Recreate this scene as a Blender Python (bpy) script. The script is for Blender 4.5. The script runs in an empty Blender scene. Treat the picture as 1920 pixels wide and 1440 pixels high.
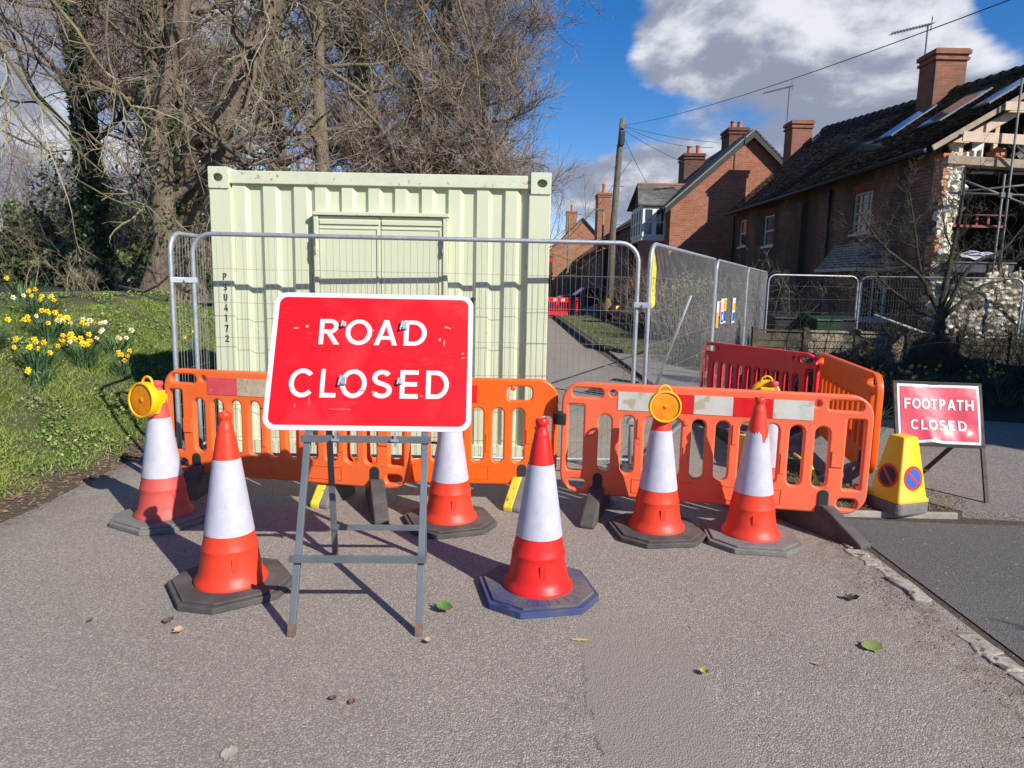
import bpy, math, random
import numpy as np
from mathutils import Vector, Matrix
R=math.radians
random.seed(7)
rng=np.random.default_rng(11)
S=bpy.context.scene
COL=S.collection
# ---------------------------------------------------------------- camera
H=1.65; TH=R(8.27); RO=R(1.2)
cam=bpy.data.objects.new('camera',bpy.data.cameras.new('camera')); COL.objects.link(cam); S.camera=cam
fw=Vector((0,math.cos(TH),-math.sin(TH))); up0=Vector((0,math.sin(TH),math.cos(TH))); rt0=Vector((1,0,0))
rt=rt0*math.cos(RO)+up0*math.sin(RO); up=up0*math.cos(RO)-rt0*math.sin(RO)
m=Matrix((rt,up,-fw)).transposed().to_4x4(); m.translation=(0,0,H); cam.matrix_world=m
cam.data.sensor_width=36; cam.data.lens=36*1300/1920; cam.data.clip_start=.05; cam.data.clip_end=3000
# ---------------------------------------------------------------- light
SUN_EL=R(34); SX,SY=.713,-.701
sd=bpy.data.lights.new('sun','SUN'); sd.energy=5.0; sd.angle=R(.5); sd.color=(1,.95,.87)
so=bpy.data.objects.new('sun',sd); COL.objects.link(so)
tosun=Vector((SX*math.cos(SUN_EL),SY*math.cos(SUN_EL),math.sin(SUN_EL)))
so.rotation_euler=(-tosun).to_track_quat('-Z','Y').to_euler(); so.location=(8,-8,12)
S.view_settings.view_transform='Standard'; S.view_settings.look='None'; S.view_settings.exposure=.40; S.view_settings.gamma=1
# ---------------------------------------------------------------- node helpers
class NT:
    def __init__(s,t): s.t=t; s.n=t.nodes; s.l=t.links
    def new(s,typ,**k):
        n=s.n.new(typ)
        for a,v in k.items():
            if a.startswith('_'): n.inputs[a[1:].replace('_',' ')].default_value=v
            else: setattr(n,a,v)
        return n
    def set(s,sock,v):
        if hasattr(v,'is_output') or isinstance(v,bpy.types.NodeSocket): s.l.new(v,sock)
        else: sock.default_value=v
    def math(s,op,a,b=0,c=None,clamp=False):
        n=s.new('ShaderNodeMath',operation=op,use_clamp=clamp); s.set(n.inputs[0],a); s.set(n.inputs[1],b)
        if c is not None: s.set(n.inputs[2],c)
        return n.outputs[0]
    def vmath(s,op,a,b=(0,0,0)):
        n=s.new('ShaderNodeVectorMath',operation=op); s.set(n.inputs[0],a); s.set(n.inputs[1],b)
        return n.outputs['Value' if op in('DOT_PRODUCT','LENGTH') else 'Vector']
    def noise(s,vec,scale,detail=3,rough=.55,dist=0):
        n=s.new('ShaderNodeTexNoise'); s.set(n.inputs['Scale'],scale); n.inputs['Detail'].default_value=detail; n.inputs['Roughness'].default_value=rough; n.inputs['Distortion'].default_value=dist
        if vec is not None: s.l.new(vec,n.inputs['Vector'])
        return n.outputs['Fac']
    def ramp(s,f,stops):
        n=s.new('ShaderNodeValToRGB'); s.l.new(f,n.inputs[0]); e=n.color_ramp.elements
        while len(e)<len(stops): e.new(.5)
        for i,(p,c) in enumerate(stops):
            e[i].position=p; e[i].color=(c,c,c,1) if isinstance(c,(int,float)) else tuple(c)+(1,)
        return n.outputs['Color']
    def mix(s,f,a,b,typ='MIX'):
        n=s.new('ShaderNodeMix',data_type='RGBA',blend_type=typ); s.set(n.inputs[0],f)
        for i,v in ((6,a),(7,b)):
            s.set(n.inputs[i],v if isinstance(v,bpy.types.NodeSocket) else tuple(v)+(1,))
        return n.outputs[2]
    def mapr(s,v,a,b,c=0,d=1,smooth=False):
        n=s.new('ShaderNodeMapRange'); n.clamp=True
        if smooth: n.interpolation_type='SMOOTHSTEP'
        s.set(n.inputs[0],v)
        for i,x in zip((1,2,3,4),(a,b,c,d)): s.set(n.inputs[i],x)
        return n.outputs[0]
    def bump(s,h,strength,dist=.01,nrm=None):
        n=s.new('ShaderNodeBump'); n.inputs['Strength'].default_value=strength; n.inputs['Distance'].default_value=dist; s.l.new(h,n.inputs['Height'])
        if nrm is not None: s.l.new(nrm,n.inputs['Normal'])
        return n.outputs[0]
def newmat(name):
    m=bpy.data.materials.new(name); m.use_nodes=True; t=NT(m.node_tree); return m,t,t.n['Principled BSDF']
MATS={}
def mat(name,c,c2=None,scale=6,rough=.6,r2=None,bump=0,bscale=60,metal=0,spec=.5,speck=None,speck_s=60,speck_t=.68,dirt=None,island=0,trans=0,coat=0):
    """general procedural surface: two-tone noise, specks, dirt, bump"""
    if name in MATS: return MATS[name]
    m,t,b=newmat(name); co=t.new('ShaderNodeTexCoord').outputs['Object']
    n1=t.noise(co,scale,4,.6); col=t.mix(t.mapr(n1,.35,.65),c,c2 or tuple(x*.82 for x in c))
    if speck is not None: col=t.mix(t.mapr(t.noise(co,speck_s,2,.5),speck_t,speck_t+.06),col,speck)
    if dirt is not None: col=t.mix(t.math('MULTIPLY',t.mapr(t.noise(co,scale*.6,5,.7),.5,.75),.7),col,dirt)
    if island:
        g=t.new('ShaderNodeNewGeometry').outputs['Random Per Island']
        hs=t.new('ShaderNodeHueSaturation'); t.l.new(col,hs.inputs['Color']); t.l.new(t.mapr(g,0,1,1-island,1+island),hs.inputs['Value'])
        t.l.new(t.mapr(t.math('FRACT',t.math('MULTIPLY',g,17.3)),0,1,.5-island*.06,.5+island*.06),hs.inputs['Hue']); col=hs.outputs[0]
    t.l.new(col,b.inputs['Base Color']); b.inputs['Metallic'].default_value=metal; b.inputs['Specular IOR Level'].default_value=spec
    t.l.new(t.mapr(t.noise(co,scale*2.3,3),.3,.7,rough,r2 if r2 else min(1,rough+.15)),b.inputs['Roughness'])
    if coat: b.inputs['Coat Weight'].default_value=coat
    if trans: b.inputs['Transmission Weight'].default_value=trans
    if bump: t.l.new(t.bump(t.noise(co,bscale,4,.6),bump,.01),b.inputs['Normal'])
    MATS[name]=m; return m
# ---------------------------------------------------------------- world: Nishita sky with clouds
W=bpy.data.worlds.new('World'); S.world=W; W.use_nodes=True
t=NT(W.node_tree); bg=t.n['Background']
sky=t.new('ShaderNodeTexSky',sky_type='NISHITA',sun_disc=False,sun_elevation=SUN_EL,sun_rotation=math.atan2(SX,SY),altitude=60,air_density=1.0,dust_density=.15,ozone_density=2.6)
d=t.new('ShaderNodeTexCoord').outputs['Generated']
sx=t.new('ShaderNodeSeparateXYZ'); t.l.new(d,sx.inputs[0])
zz=t.math('ADD',t.math('MAXIMUM',sx.outputs[2],0),.16)
cx=t.new('ShaderNodeCombineXYZ'); t.l.new(t.math('DIVIDE',sx.outputs[0],zz),cx.inputs[0]); t.l.new(t.math('DIVIDE',sx.outputs[1],zz),cx.inputs[1])
big=t.noise(t.vmath('MULTIPLY',d,(1,1,1.9)),3.6,8,.56,.25)
fine=t.noise(t.vmath('ADD',cx.outputs[0],(3.1,7.7,0)),1.6,6,.6,.2)
dens=t.math('ADD',t.math('MULTIPLY',big,.8),t.math('MULTIPLY',fine,.2))
def blob(az,el,ra,re,amp):
    """raise or lower the cloud cover round one direction of the sky (az from +Y, el above the horizon)"""
    a=t.math('ARCTAN2',sx.outputs[0],sx.outputs[1]); e=t.math('ARCSINE',sx.outputs[2])
    u=t.math('DIVIDE',t.math('SUBTRACT',a,R(az)),R(ra)); v=t.math('DIVIDE',t.math('SUBTRACT',e,R(el)),R(re))
    q=t.math('ADD',t.math('MULTIPLY',u,u),t.math('MULTIPLY',v,v))
    return t.math('MULTIPLY',t.math('POWER',2.718,t.math('MULTIPLY',q,-1)),amp)
for a in ((3.5,18.5,4.6,9,-.45),(24,17,12,6.5,.20),(12,18,5.0,3.4,.22),(6,8.2,8,2.2,.20),(15,7,9,3,.18),(6,13.4,7,1.7,-.26),(-12,20,9,12,-.16),(-30,14,16,14,.20),(34.5,18.5,3.0,3.5,-.34),(8,24,4,2,-.1),(5,1.8,5,.8,-.05)):
    dens=t.math('ADD',dens,blob(*a))
dens=t.math('ADD',dens,t.mapr(sx.outputs[1],-.1,.55,-.22,0))
mask=t.mapr(dens,.475,.605,0,1,True)
under=t.noise(t.vmath('ADD',t.vmath('MULTIPLY',d,(1,1,1.9)),(.02,.02,-.045)),3.6,7,.55,.25)
shade=t.mapr(t.math('ADD',t.math('MULTIPLY',t.math('SUBTRACT',dens,.5),.9),t.math('MULTIPLY',t.noise(t.vmath('MULTIPLY',d,(1,1,2.2)),5,7,.62),1.1)),.50,.86,0,1,True)
rel_=t.noise(t.vmath('ADD',t.vmath('MULTIPLY',d,(1,1,1.9)),(.035,-.02,.085)),3.6,8,.56,.25)
relief=t.math('MULTIPLY_ADD',t.math('SUBTRACT',big,rel_),4.2,.52)
relief=t.math('ADD',relief,t.math('MULTIPLY',t.math('SUBTRACT',fine,.5),1.1)); relief=t.math('ADD',relief,t.math('MULTIPLY',t.math('SUBTRACT',t.noise(t.vmath('MULTIPLY',d,(1,1,1.7)),13,6,.62,.3),.5),.9))
shade=t.mapr(t.math('SUBTRACT',t.math('MULTIPLY_ADD',t.math('MINIMUM',t.math('SUBTRACT',dens,.5),.13),1.5,.52),relief),-.48,.38,0,1,True)
cl=t.mix(shade,(8.3,8.5,9.1),(2.9,3.3,4.4))
hs=t.new('ShaderNodeHueSaturation'); hs.inputs['Saturation'].default_value=1.42; hs.inputs['Value'].default_value=1.28; t.l.new(sky.outputs[0],hs.inputs['Color'])
t.l.new(t.mix(mask,t.mix(1.0,hs.outputs[0],(1.0,.89,1.05),'MULTIPLY'),cl),bg.inputs[0]); bg.inputs[1].default_value=.076
# ---------------------------------------------------------------- mesh helpers
def link(name,me,parent=None,m=None):
    o=bpy.data.objects.new(name,me); COL.objects.link(o)
    if m is not None:
        for x in (m if isinstance(m,(list,tuple)) else [m]): me.materials.append(x)
    if parent is not None: o.parent=parent
    return o
def tag(o,label=None,cat=None,group=None,kind=None):
    if label: o['label']=label
    if cat: o['category']=cat
    if group: o['group']=group
    if kind: o['kind']=kind
    return o
def thing(name,label,cat,loc=(0,0,0),rz=0,group=None,scale=1):
    o=bpy.data.objects.new(name,None); COL.objects.link(o); o.location=loc; o.rotation_euler=(0,0,rz); o.empty_display_size=.2
    if scale!=1: o.scale=(scale,)*3
    return tag(o,label,cat,group)
KIDS={}
def copy_tree(o,parent=None):
    c=o.copy(); COL.objects.link(c); c.parent=parent
    for ch in list(o.children): copy_tree(ch,c)
    return c
def copy_thing(o,label,loc,rz,scale=None):
    c=copy_tree(o); c.location=loc; c.rotation_euler=(0,0,rz); c['label']=label
    if scale: c.scale=(scale,)*3
    return c
class MB:
    def __init__(s): s.v=[]; s.f=[]; s.mi=[]; s.M=Matrix.Identity(4); s.m=0
    def add(s,vs,fs):
        b=len(s.v); s.v+= [tuple(s.M@Vector(v)) for v in vs]; s.f+=[tuple(b+i for i in f) for f in fs]; s.mi+=[s.m]*len(fs); return s
    def box(s,x0,x1,y0,y1,z0,z1):
        return s.add([(x,y,z) for z in (z0,z1) for y in (y0,y1) for x in (x0,x1)],[(0,2,3,1),(4,5,7,6),(0,1,5,4),(2,6,7,3),(0,4,6,2),(1,3,7,5)])
    def quad(s,a,b,c,d): return s.add([a,b,c,d],[(0,1,2,3)])
    def tube(s,pts,r,k=8,cap=True):
        P=[Vector(p) for p in pts]; n=len(P); rr=r if isinstance(r,(list,tuple)) else [r]*n; vs=[]; fs=[]
        prev=None
        for i in range(n):
            T=(P[min(i+1,n-1)]-P[max(i-1,0)]).normalized()
            if prev is None:
                u=T.orthogonal().normalized()
            else: u=(prev-T*prev.dot(T)).normalized()
            prev=u; w=T.cross(u)
            for j in range(k):
                a=2*math.pi*j/k; vs.append(P[i]+(u*math.cos(a)+w*math.sin(a))*rr[i])
        for i in range(n-1):
            for j in range(k):
                a=i*k+j; b=i*k+(j+1)%k; fs.append((a,b,b+k,a+k))
        if cap: fs.append(tuple(range(k))[::-1]); fs.append(tuple((n-1)*k+j for j in range(k)))
        return s.add(vs,fs)
    def bar(s,a,b,w,h):
        """rectangular bar between two points"""
        a=Vector(a);b=Vector(b);T=(b-a).normalized(); u=T.cross(Vector((0,1,0)) if abs(T.y)<.9 else Vector((1,0,0))).normalized(); q=T.cross(u)
        vs=[p+u*(w/2*i)+q*(h/2*j) for p in (a,b) for i,j in ((-1,-1),(1,-1),(1,1),(-1,1))]
        return s.add(vs,[(3,2,1,0),(4,5,6,7)]+[(i,(i+1)%4,4+(i+1)%4,4+i) for i in range(4)])
    def lathe(s,prof,n=32,cap0=False,cap1=False):
        vs=[(r*math.cos(2*math.pi*j/n),r*math.sin(2*math.pi*j/n),z) for r,z in prof for j in range(n)]
        fs=[(i*n+j,i*n+(j+1)%n,(i+1)*n+(j+1)%n,(i+1)*n+j) for i in range(len(prof)-1) for j in range(n)]
        if cap0: fs.append(tuple(range(n))[::-1])
        if cap1: fs.append(tuple((len(prof)-1)*n+j for j in range(n)))
        return s.add(vs,fs)
    def prism(s,poly,a,b,axis='y'):
        """polygon extruded from a to b; axis y: poly is (x,z); x: (y,z); z: (x,y)"""
        def P(p,h): return (p[0],h,p[1]) if axis=='y' else (h,p[0],p[1]) if axis=='x' else (p[0],p[1],h)
        n=len(poly); vs=[P(p,a) for p in poly]+[P(p,b) for p in poly]
        return s.add(vs,[tuple(range(n)),tuple(range(n,2*n))[::-1]]+[(i,i+n,(i+1)%n+n,(i+1)%n) for i in range(n)])
    def build(s,name,m,parent=None,smooth=False,bevel=0,auto=None):
        me=bpy.data.meshes.new(name); me.from_pydata(s.v,[],s.f); me.update()
        import bmesh
        if smooth or auto is not None or bevel:
            bm=bmesh.new(); bm.from_mesh(me); bmesh.ops.recalc_face_normals(bm,faces=bm.faces); bm.to_mesh(me); bm.free()
        o=link(name,me,parent,m)
        if isinstance(m,(list,tuple)): me.polygons.foreach_set('material_index',s.mi)
        if smooth or auto is not None:
            me.polygons.foreach_set('use_smooth',[True]*len(me.polygons))
            if auto is not None: me.set_sharp_from_angle(angle=R(auto))
        if bevel:
            bv=o.modifiers.new('bevel','BEVEL'); bv.width=bevel; bv.segments=2; bv.limit_method='ANGLE'; bv.angle_limit=R(40)
        return o
def T(x=0,y=0,z=0,rx=0,ry=0,rz=0): return Matrix.Translation((x,y,z))@Matrix.Rotation(rz,4,'Z')@Matrix.Rotation(ry,4,'Y')@Matrix.Rotation(rx,4,'X')
def rr(x0,y0,x1,y1,r,n=5):
    out=[]
    for cx_,cy_,a0 in ((x1-r,y1-r,0),(x0+r,y1-r,90),(x0+r,y0+r,180),(x1-r,y0+r,270)):
        for i in range(n+1):
            a=R(a0+90*i/n); out.append((cx_+r*math.cos(a),cy_+r*math.sin(a)))
    return out
def circ(x,y,r,n=20): return [(x+r*math.cos(2*math.pi*i/n),y+r*math.sin(2*math.pi*i/n)) for i in range(n)]
def plate(name,loops,thick,m,parent=None,M=None,bevel=0,smooth=True):
    """flat plate with holes: loops in (x,z), standing upright and facing -Y, thickness about y=0"""
    def pa(L): return abs(sum(L[i-1][0]*L[i][1]-L[i][0]*L[i-1][1] for i in range(len(L))))/2
    want=pa(loops[0])-sum(pa(L) for L in loops[1:]); per=sum(math.dist(L[i-1],L[i]) for L in loops for i in range(len(L))); bev0=bevel
    jr=random.Random(1); best=None
    for tr in range(9 if bev0 else 1):     # the curve filler now and then drops a region: nudge the points and try again
        bevel=bev0*(1-.07*tr)
        c=bpy.data.curves.new(name,'CURVE'); c.dimensions='2D'; c.fill_mode='BOTH'; c.extrude=max(thick/2-bevel,.0001); c.bevel_depth=bevel; c.bevel_resolution=2
        if bevel: c.offset=-bevel
        e=2e-5*(tr%3)
        for L in loops:
            s=c.splines.new('POLY'); s.points.add(len(L)-1)
            for p,q in zip(s.points,L): p.co=(q[0]+jr.uniform(-e,e),q[1]+jr.uniform(-e,e),0,1)
            s.use_cyclic_u=True
        o=bpy.data.objects.new(name,c); COL.objects.link(o)
        me=bpy.data.meshes.new_from_object(o.evaluated_get(bpy.context.evaluated_depsgraph_get())); me.name=name
        bpy.data.objects.remove(o); bpy.data.curves.remove(c)
        ar=sum(p.area for p in me.polygons if p.normal.z>.9)
        if best is None or ar/(want-.5*per*bevel)>best[0]: best=(ar/(want-.5*per*bevel),me)
        if ar>(want-.5*per*bevel)*.985: break
    me=best[1]
    me.transform(Matrix.Rotation(math.pi/2,4,'X'))
    if M is not None: me.transform(M)
    me.materials.clear(); o=link(name,me,parent,m)
    if smooth:
        me.polygons.foreach_set('use_smooth',[True]*len(me.polygons)); me.set_sharp_from_angle(angle=R(35))
    return o
def absorb(o,mb):
    """add the faces of a builder to an existing mesh (raised detail of the same part)"""
    import bmesh
    bm=bmesh.new(); bm.from_mesh(o.data); vs=[bm.verts.new(v) for v in mb.v]
    for f in mb.f: bm.faces.new([vs[i] for i in f])
    bm.to_mesh(o.data); bm.free()
def npmesh(name,V,F,m,parent=None,smooth=False):
    V=np.asarray(V,np.float32).reshape(-1,3); F=np.asarray(F,np.int32); k=F.shape[1]
    me=bpy.data.meshes.new(name); me.vertices.add(len(V)); me.vertices.foreach_set('co',V.ravel())
    me.loops.add(F.size); me.loops.foreach_set('vertex_index',F.ravel()); me.polygons.add(len(F))
    me.polygons.foreach_set('loop_start',np.arange(len(F),dtype=np.int32)*k)
    me.polygons.foreach_set('use_smooth',np.full(len(F),smooth)); me.update(calc_edges=True)
    return link(name,me,parent,m)
def np_tubes(batches):
    """batches of (P[N,n,3], rad[N,n], k) -> one vertex and quad array"""
    Vs=[];Fs=[];off=0
    for P,rad,k in batches:
        N,n,_=P.shape; Tn=np.gradient(P,axis=1); Tn/=np.linalg.norm(Tn,axis=2,keepdims=True)+1e-9
        ref=np.array([.31,.52,.79]); u=np.cross(Tn,ref); u/=np.linalg.norm(u,axis=2,keepdims=True)+1e-9; w=np.cross(Tn,u)
        a=2*np.pi*np.arange(k)/k
        V=P[:,:,None,:]+(u[:,:,None,:]*np.cos(a)[None,None,:,None]+w[:,:,None,:]*np.sin(a)[None,None,:,None])*rad[:,:,None,None]
        idx=np.arange(N*n*k).reshape(N,n,k)+off
        A=idx[:,:-1,:];B=np.roll(A,-1,2);D=idx[:,1:,:];Cc=np.roll(D,-1,2)
        Fs.append(np.stack([A,B,Cc,D],-1).reshape(-1,4)); Vs.append(V.reshape(-1,3)); off+=N*n*k
    return np.concatenate(Vs),np.concatenate(Fs)
# stroke alphabet, cap height 1 ------------------------------------------------
def arc(cx,cy,rx,ry,a0,a1,n=14): return [(cx+rx*math.cos(R(a0+(a1-a0)*i/n)),cy+ry*math.sin(R(a0+(a1-a0)*i/n))) for i in range(n+1)]
def rect(x0,y0,x1,y1): return ('p',[(x0,y0),(x1,y0),(x1,y1),(x0,y1)])
def GL(w):
    h=w/2
    return {
    'O':(.86,[('c',arc(.43,.5,.43-h,.5-h*.9,0,360,32))]),
    'C':(.80,[('s',arc(.43,.5,.43-h,.5-h*.9,42,318,24))]),
    'D':(.74,[rect(0,0,w,1),('s',[(w,1-h)]+arc(.32,.5,.42-h,.5-h,90,-90,18)+[(w,h)])]),
    'R':(.68,[rect(0,0,w,1),('s',[(w,1-h)]+arc(.36,.715,.28-h,.285-h,90,-90,12)+[(w,.43+h)]),('p',[(.24,.45),(.42,.45),(.70,0),(.51,0)])]),
    'P':(.62,[rect(0,0,w,1),('s',[(w,1-h)]+arc(.34,.70,.28-h,.30-h,90,-90,12)+[(w,.40+h)])]),
    'A':(.80,[('p',[(0,0),(w*1.08,0),(.4+h*1.05,1),(.4-h*1.05,1)]),('p',[(.8,0),(.8-w*1.08,0),(.4-h*1.05,1),(.4+h*1.05,1)]),rect(.2,.22,.6,.22+w*.9)]),
    'L':(.56,[rect(0,0,w,1),rect(w,0,.56,w)]),
    'E':(.60,[rect(0,0,w,1),rect(w,0,.60,w),rect(w,.5-h,.56,.5+h),rect(w,1-w,.60,1)]),
    'F':(.56,[rect(0,0,w,1),rect(w,.5-h,.52,.5+h),rect(w,1-w,.56,1)]),
    'T':(.66,[rect(.33-h,0,.33+h,1-w),rect(0,1-w,.66,1)]),
    'H':(.70,[rect(0,0,w,1),rect(.7-w,0,.7,1),rect(w,.5-h,.7-w,.5+h)]),
    'S':(.66,[('s',arc(.33,.72,.31-h,.28-h,28,262,16)+arc(.33,.28,.33-h,.28-h*.95,88,-152,16)[1:])]),
    'U':(.66,[('s',[(h,1)]+arc(.33,.33,.33-h,.33-h,180,360,12)+[(.66-h,1)])]),
    '4':(.62,[('s',[(.62,.3),(h,.3),(.44,1)]),rect(.40,0,.40+w,.6)]),
    '1':(.3,[rect(.15,0,.15+w,1),('p',[(0,.78),(0,.92),(.15,1),(.15,.86)])]),
    '7':(.58,[('s',[(0,1-h),(.5,1-h),(.2,0)])]),
    '2':(.60,[('s',arc(.3,.70,.3-h,.3-h,165,-35,12)+[(h,h*1.2),(.6,h)])]),
    }
def ribbon(pts,w,closed=False):
    P=[Vector(p) for p in pts]
    if closed and (P[0]-P[-1]).length<1e-4: P=P[:-1]
    n=len(P); vs=[];fs=[]
    for i in range(n):
        a=P[(i-1)%n] if closed or i>0 else P[i]; b=P[(i+1)%n] if closed or i<n-1 else P[i]
        t1=(P[i]-a).normalized() if (P[i]-a).length>1e-6 else (b-P[i]).normalized(); t2=(b-P[i]).normalized() if (b-P[i]).length>1e-6 else t1
        tt=(t1+t2).normalized(); nn=Vector((-tt.y,tt.x)); mm=min(1/max(nn.dot(Vector((-t1.y,t1.x))),.35),2)
        vs+=[P[i]+nn*w/2*mm,P[i]-nn*w/2*mm]
    for i in range(n if closed else n-1):
        j=(i+1)%n; fs.append((2*i,2*i+1,2*j+1,2*j))
    return vs,fs
def write(mb,ch,x0,x1,z0,cap,y,w=.165):
    """one letter in local (x,z), facing -Y at depth y"""
    gw,prims=GL(w)[ch]; sx_=(x1-x0)/gw
    for i,(k,pts) in enumerate(prims):
        if k=='p': vs,fs=[Vector(p) for p in pts],[tuple(range(len(pts)))]
        else: vs,fs=ribbon(pts,w,k=='c')
        mb.add([(x0+v.x*sx_,y-i*.0002,z0+v.y*cap) for v in vs],fs)
# ================================================================ MATERIALS
def asphalt(name,base,dark,patchy=True,coarse=1.0):
    m,t,b=newmat(name); co=t.new('ShaderNodeTexCoord').outputs['Object']
    v=t.new('ShaderNodeTexVoronoi'); t.l.new(co,v.inputs['Vector']); v.inputs['Scale'].default_value=125*coarse; v.inputs['Randomness'].default_value=1
    stone=t.mapr(v.outputs['Distance'],.1,.62,1,0)
    bw=t.new('ShaderNodeRGBToBW'); t.l.new(v.outputs['Color'],bw.inputs[0])
    n1=t.noise(co,1.1,5,.6); n2=t.noise(co,9,4,.65); n3=t.noise(co,55,3,.7)
    col=t.mix(t.mapr(n1,.32,.68),base,tuple(x*.80 for x in base))
    col=t.mix(t.math('MULTIPLY',t.mapr(n2,.38,.7),.22),col,tuple(x*.72 for x in base))
    col=t.mix(t.math('MULTIPLY',t.mapr(stone,.75,.1),.62),col,dark)
    col=t.mix(t.math('MULTIPLY',t.mapr(bw.outputs[0],.62,.9),.42),col,tuple(min(1,x*1.55) for x in base))
    col=t.mix(t.mapr(t.noise(co,38,2,.5),.735,.76),col,(.5,.46,.4)); col=t.mix(t.math('MULTIPLY',t.mapr(t.noise(co,30,4,.75),.56,.66),.32),col,dark)
    if patchy:
        # a reinstated smoother strip down the middle with a dark seam, faint tyre stains
        s=t.new('ShaderNodeSeparateXYZ'); t.l.new(co,s.inputs[0])
        wob=t.math('MULTIPLY',t.math('SUBTRACT',t.noise(co,2.2,3),.5),.10)
        wob=t.math('ADD',wob,t.math('MULTIPLY',t.math('SUBTRACT',t.noise(co,22,4,.7),.5),.07))
        x=t.math('ADD',s.outputs[0],wob)
        inner=t.math('MULTIPLY',t.mapr(x,.33,.345),t.mapr(x,.80,.86,1,0))
        fade=t.mapr(s.outputs[1],2.9,3.6,1,0)
        edge_=t.math('MULTIPLY',t.mapr(t.math('MULTIPLY_ADD',t.math('SUBTRACT',t.noise(co,2.6,4,.65),.5),1.1,s.outputs[0]),1.62,2.15),t.mapr(t.noise(co,9,6,.78),.42,.60)); col=t.mix(t.math('MULTIPLY',edge_,.72),col,(.155,.115,.082))
        edl=t.math('MULTIPLY',t.mapr(s.outputs[0],-3.0,-3.4),t.mapr(t.noise(co,4,6,.72),.36,.55)); col=t.mix(t.math('MULTIPLY',edl,.6),col,(.12,.095,.07))
        stn=t.mapr(t.noise(co,.8,3,.6,1.0),.60,.72); col=t.mix(t.math('MULTIPLY',stn,.10),col,tuple(x*.55 for x in base))
        col=t.mix(t.math('MULTIPLY',t.math('MULTIPLY',inner,fade),.8),col,tuple(x*.62 for x in base))
        seam=t.math('MULTIPLY',t.mapr(t.math('ABSOLUTE',t.math('SUBTRACT',x,.338)),0,.009,1,0),t.mapr(s.outputs[1],3.1,2.75))
        seam=t.math('MULTIPLY',seam,t.mapr(t.noise(co,9,4,.7),.42,.56))
        col=t.mix(t.math('MULTIPLY',seam,.75),col,(.035,.032,.03))
        rav=t.math('MULTIPLY',t.mapr(t.math('ABSOLUTE',t.math('SUBTRACT',x,.22)),0,.2,1,0),t.mapr(t.noise(co,14,5,.75),.55,.62)); rav=t.math('MULTIPLY',rav,t.mapr(s.outputs[1],2.9,2.5))
        col=t.mix(t.math('MULTIPLY',rav,.5),col,dark)
    t.l.new(col,b.inputs['Base Color']); b.inputs['Roughness'].default_value=.9; b.inputs['Specular IOR Level'].default_value=.35
    h=t.math('ADD',t.math('MULTIPLY',stone,.8),t.math('MULTIPLY',n3,.7))
    h=t.math('ADD',h,t.math('MULTIPLY',t.noise(co,24,4,.7),1.3))
    t.l.new(t.bump(h,.5,.006),b.inputs['Normal']); return m
M_road=asphalt('road_asphalt',(.415,.358,.298),(.095,.083,.070))
M_patch=asphalt('driveway_asphalt',(.175,.16,.15),(.045,.042,.04),False,1.2)
M_pave=asphalt('footpath_asphalt',(.33,.29,.25),(.06,.055,.05),False,.8)
def wallcoords(t):
    co=t.new('ShaderNodeTexCoord').outputs['Object']; s=t.new('ShaderNodeSeparateXYZ'); t.l.new(co,s.inputs[0])
    c=t.new('ShaderNodeCombineXYZ'); t.l.new(t.math('ADD',s.outputs[0],s.outputs[1]),c.inputs[0]); t.l.new(s.outputs[2],c.inputs[1]); return co,c.outputs[0],s
def brick(name,c1,c2,mortar,soot=None,sootamt=.5,hdr=None):
    m,t,b=newmat(name); co,uv,s=wallcoords(t)
    br=t.new('ShaderNodeTexBrick'); t.l.new(uv,br.inputs['Vector']); br.inputs['Scale'].default_value=1
    br.inputs['Brick Width'].default_value=.225; br.inputs['Row Height'].default_value=.075; br.inputs['Mortar Size'].default_value=.006; br.inputs['Mortar Smooth'].default_value=.3
    br.inputs['Color1'].default_value=c1+(1,); br.inputs['Color2'].default_value=c2+(1,); br.inputs['Mortar'].default_value=mortar+(1,)
    col=t.mix(t.math('MULTIPLY',t.mapr(t.noise(co,1.3,5,.65),.42,.66),.5),br.outputs[0],tuple(x*.55 for x in c1))
    if hdr: col=t.mix(t.math('MULTIPLY',t.mapr(t.noise(uv,7,2),.56,.62),.6),col,hdr)
    if soot: col=t.mix(t.math('MULTIPLY',t.mapr(t.noise(t.vmath('MULTIPLY',co,(1,1,.45)),.62,5,.7),.40,.56),sootamt),col,soot)
    t.l.new(col,b.inputs['Base Color']); b.inputs['Roughness'].default_value=.9
    t.l.new(t.bump(t.math('ADD',t.math('MULTIPLY',br.outputs['Fac'],-1),t.math('MULTIPLY',t.noise(co,40,3),.5)),.5,.008),b.inputs['Normal']); return m
M_brickA=brick('old_brick',(.29,.115,.068),(.10,.075,.065),(.30,.255,.21),(.045,.038,.032),.78,(.15,.12,.10))
M_brickB=brick('orange_brick',(.40,.135,.065),(.25,.085,.045),(.42,.34,.27),None,.5,(.40,.17,.09))
M_brickC=brick('dark_brick',(.16,.06,.04),(.10,.045,.03),(.15,.12,.1))
M_brickD=brick('far_brick',(.42,.17,.08),(.36,.14,.07),(.38,.28,.2))
M_brickBroken=brick('broken_brick',(.46,.16,.07),(.30,.10,.05),(.5,.44,.36),None,.5,(.55,.33,.22))
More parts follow.
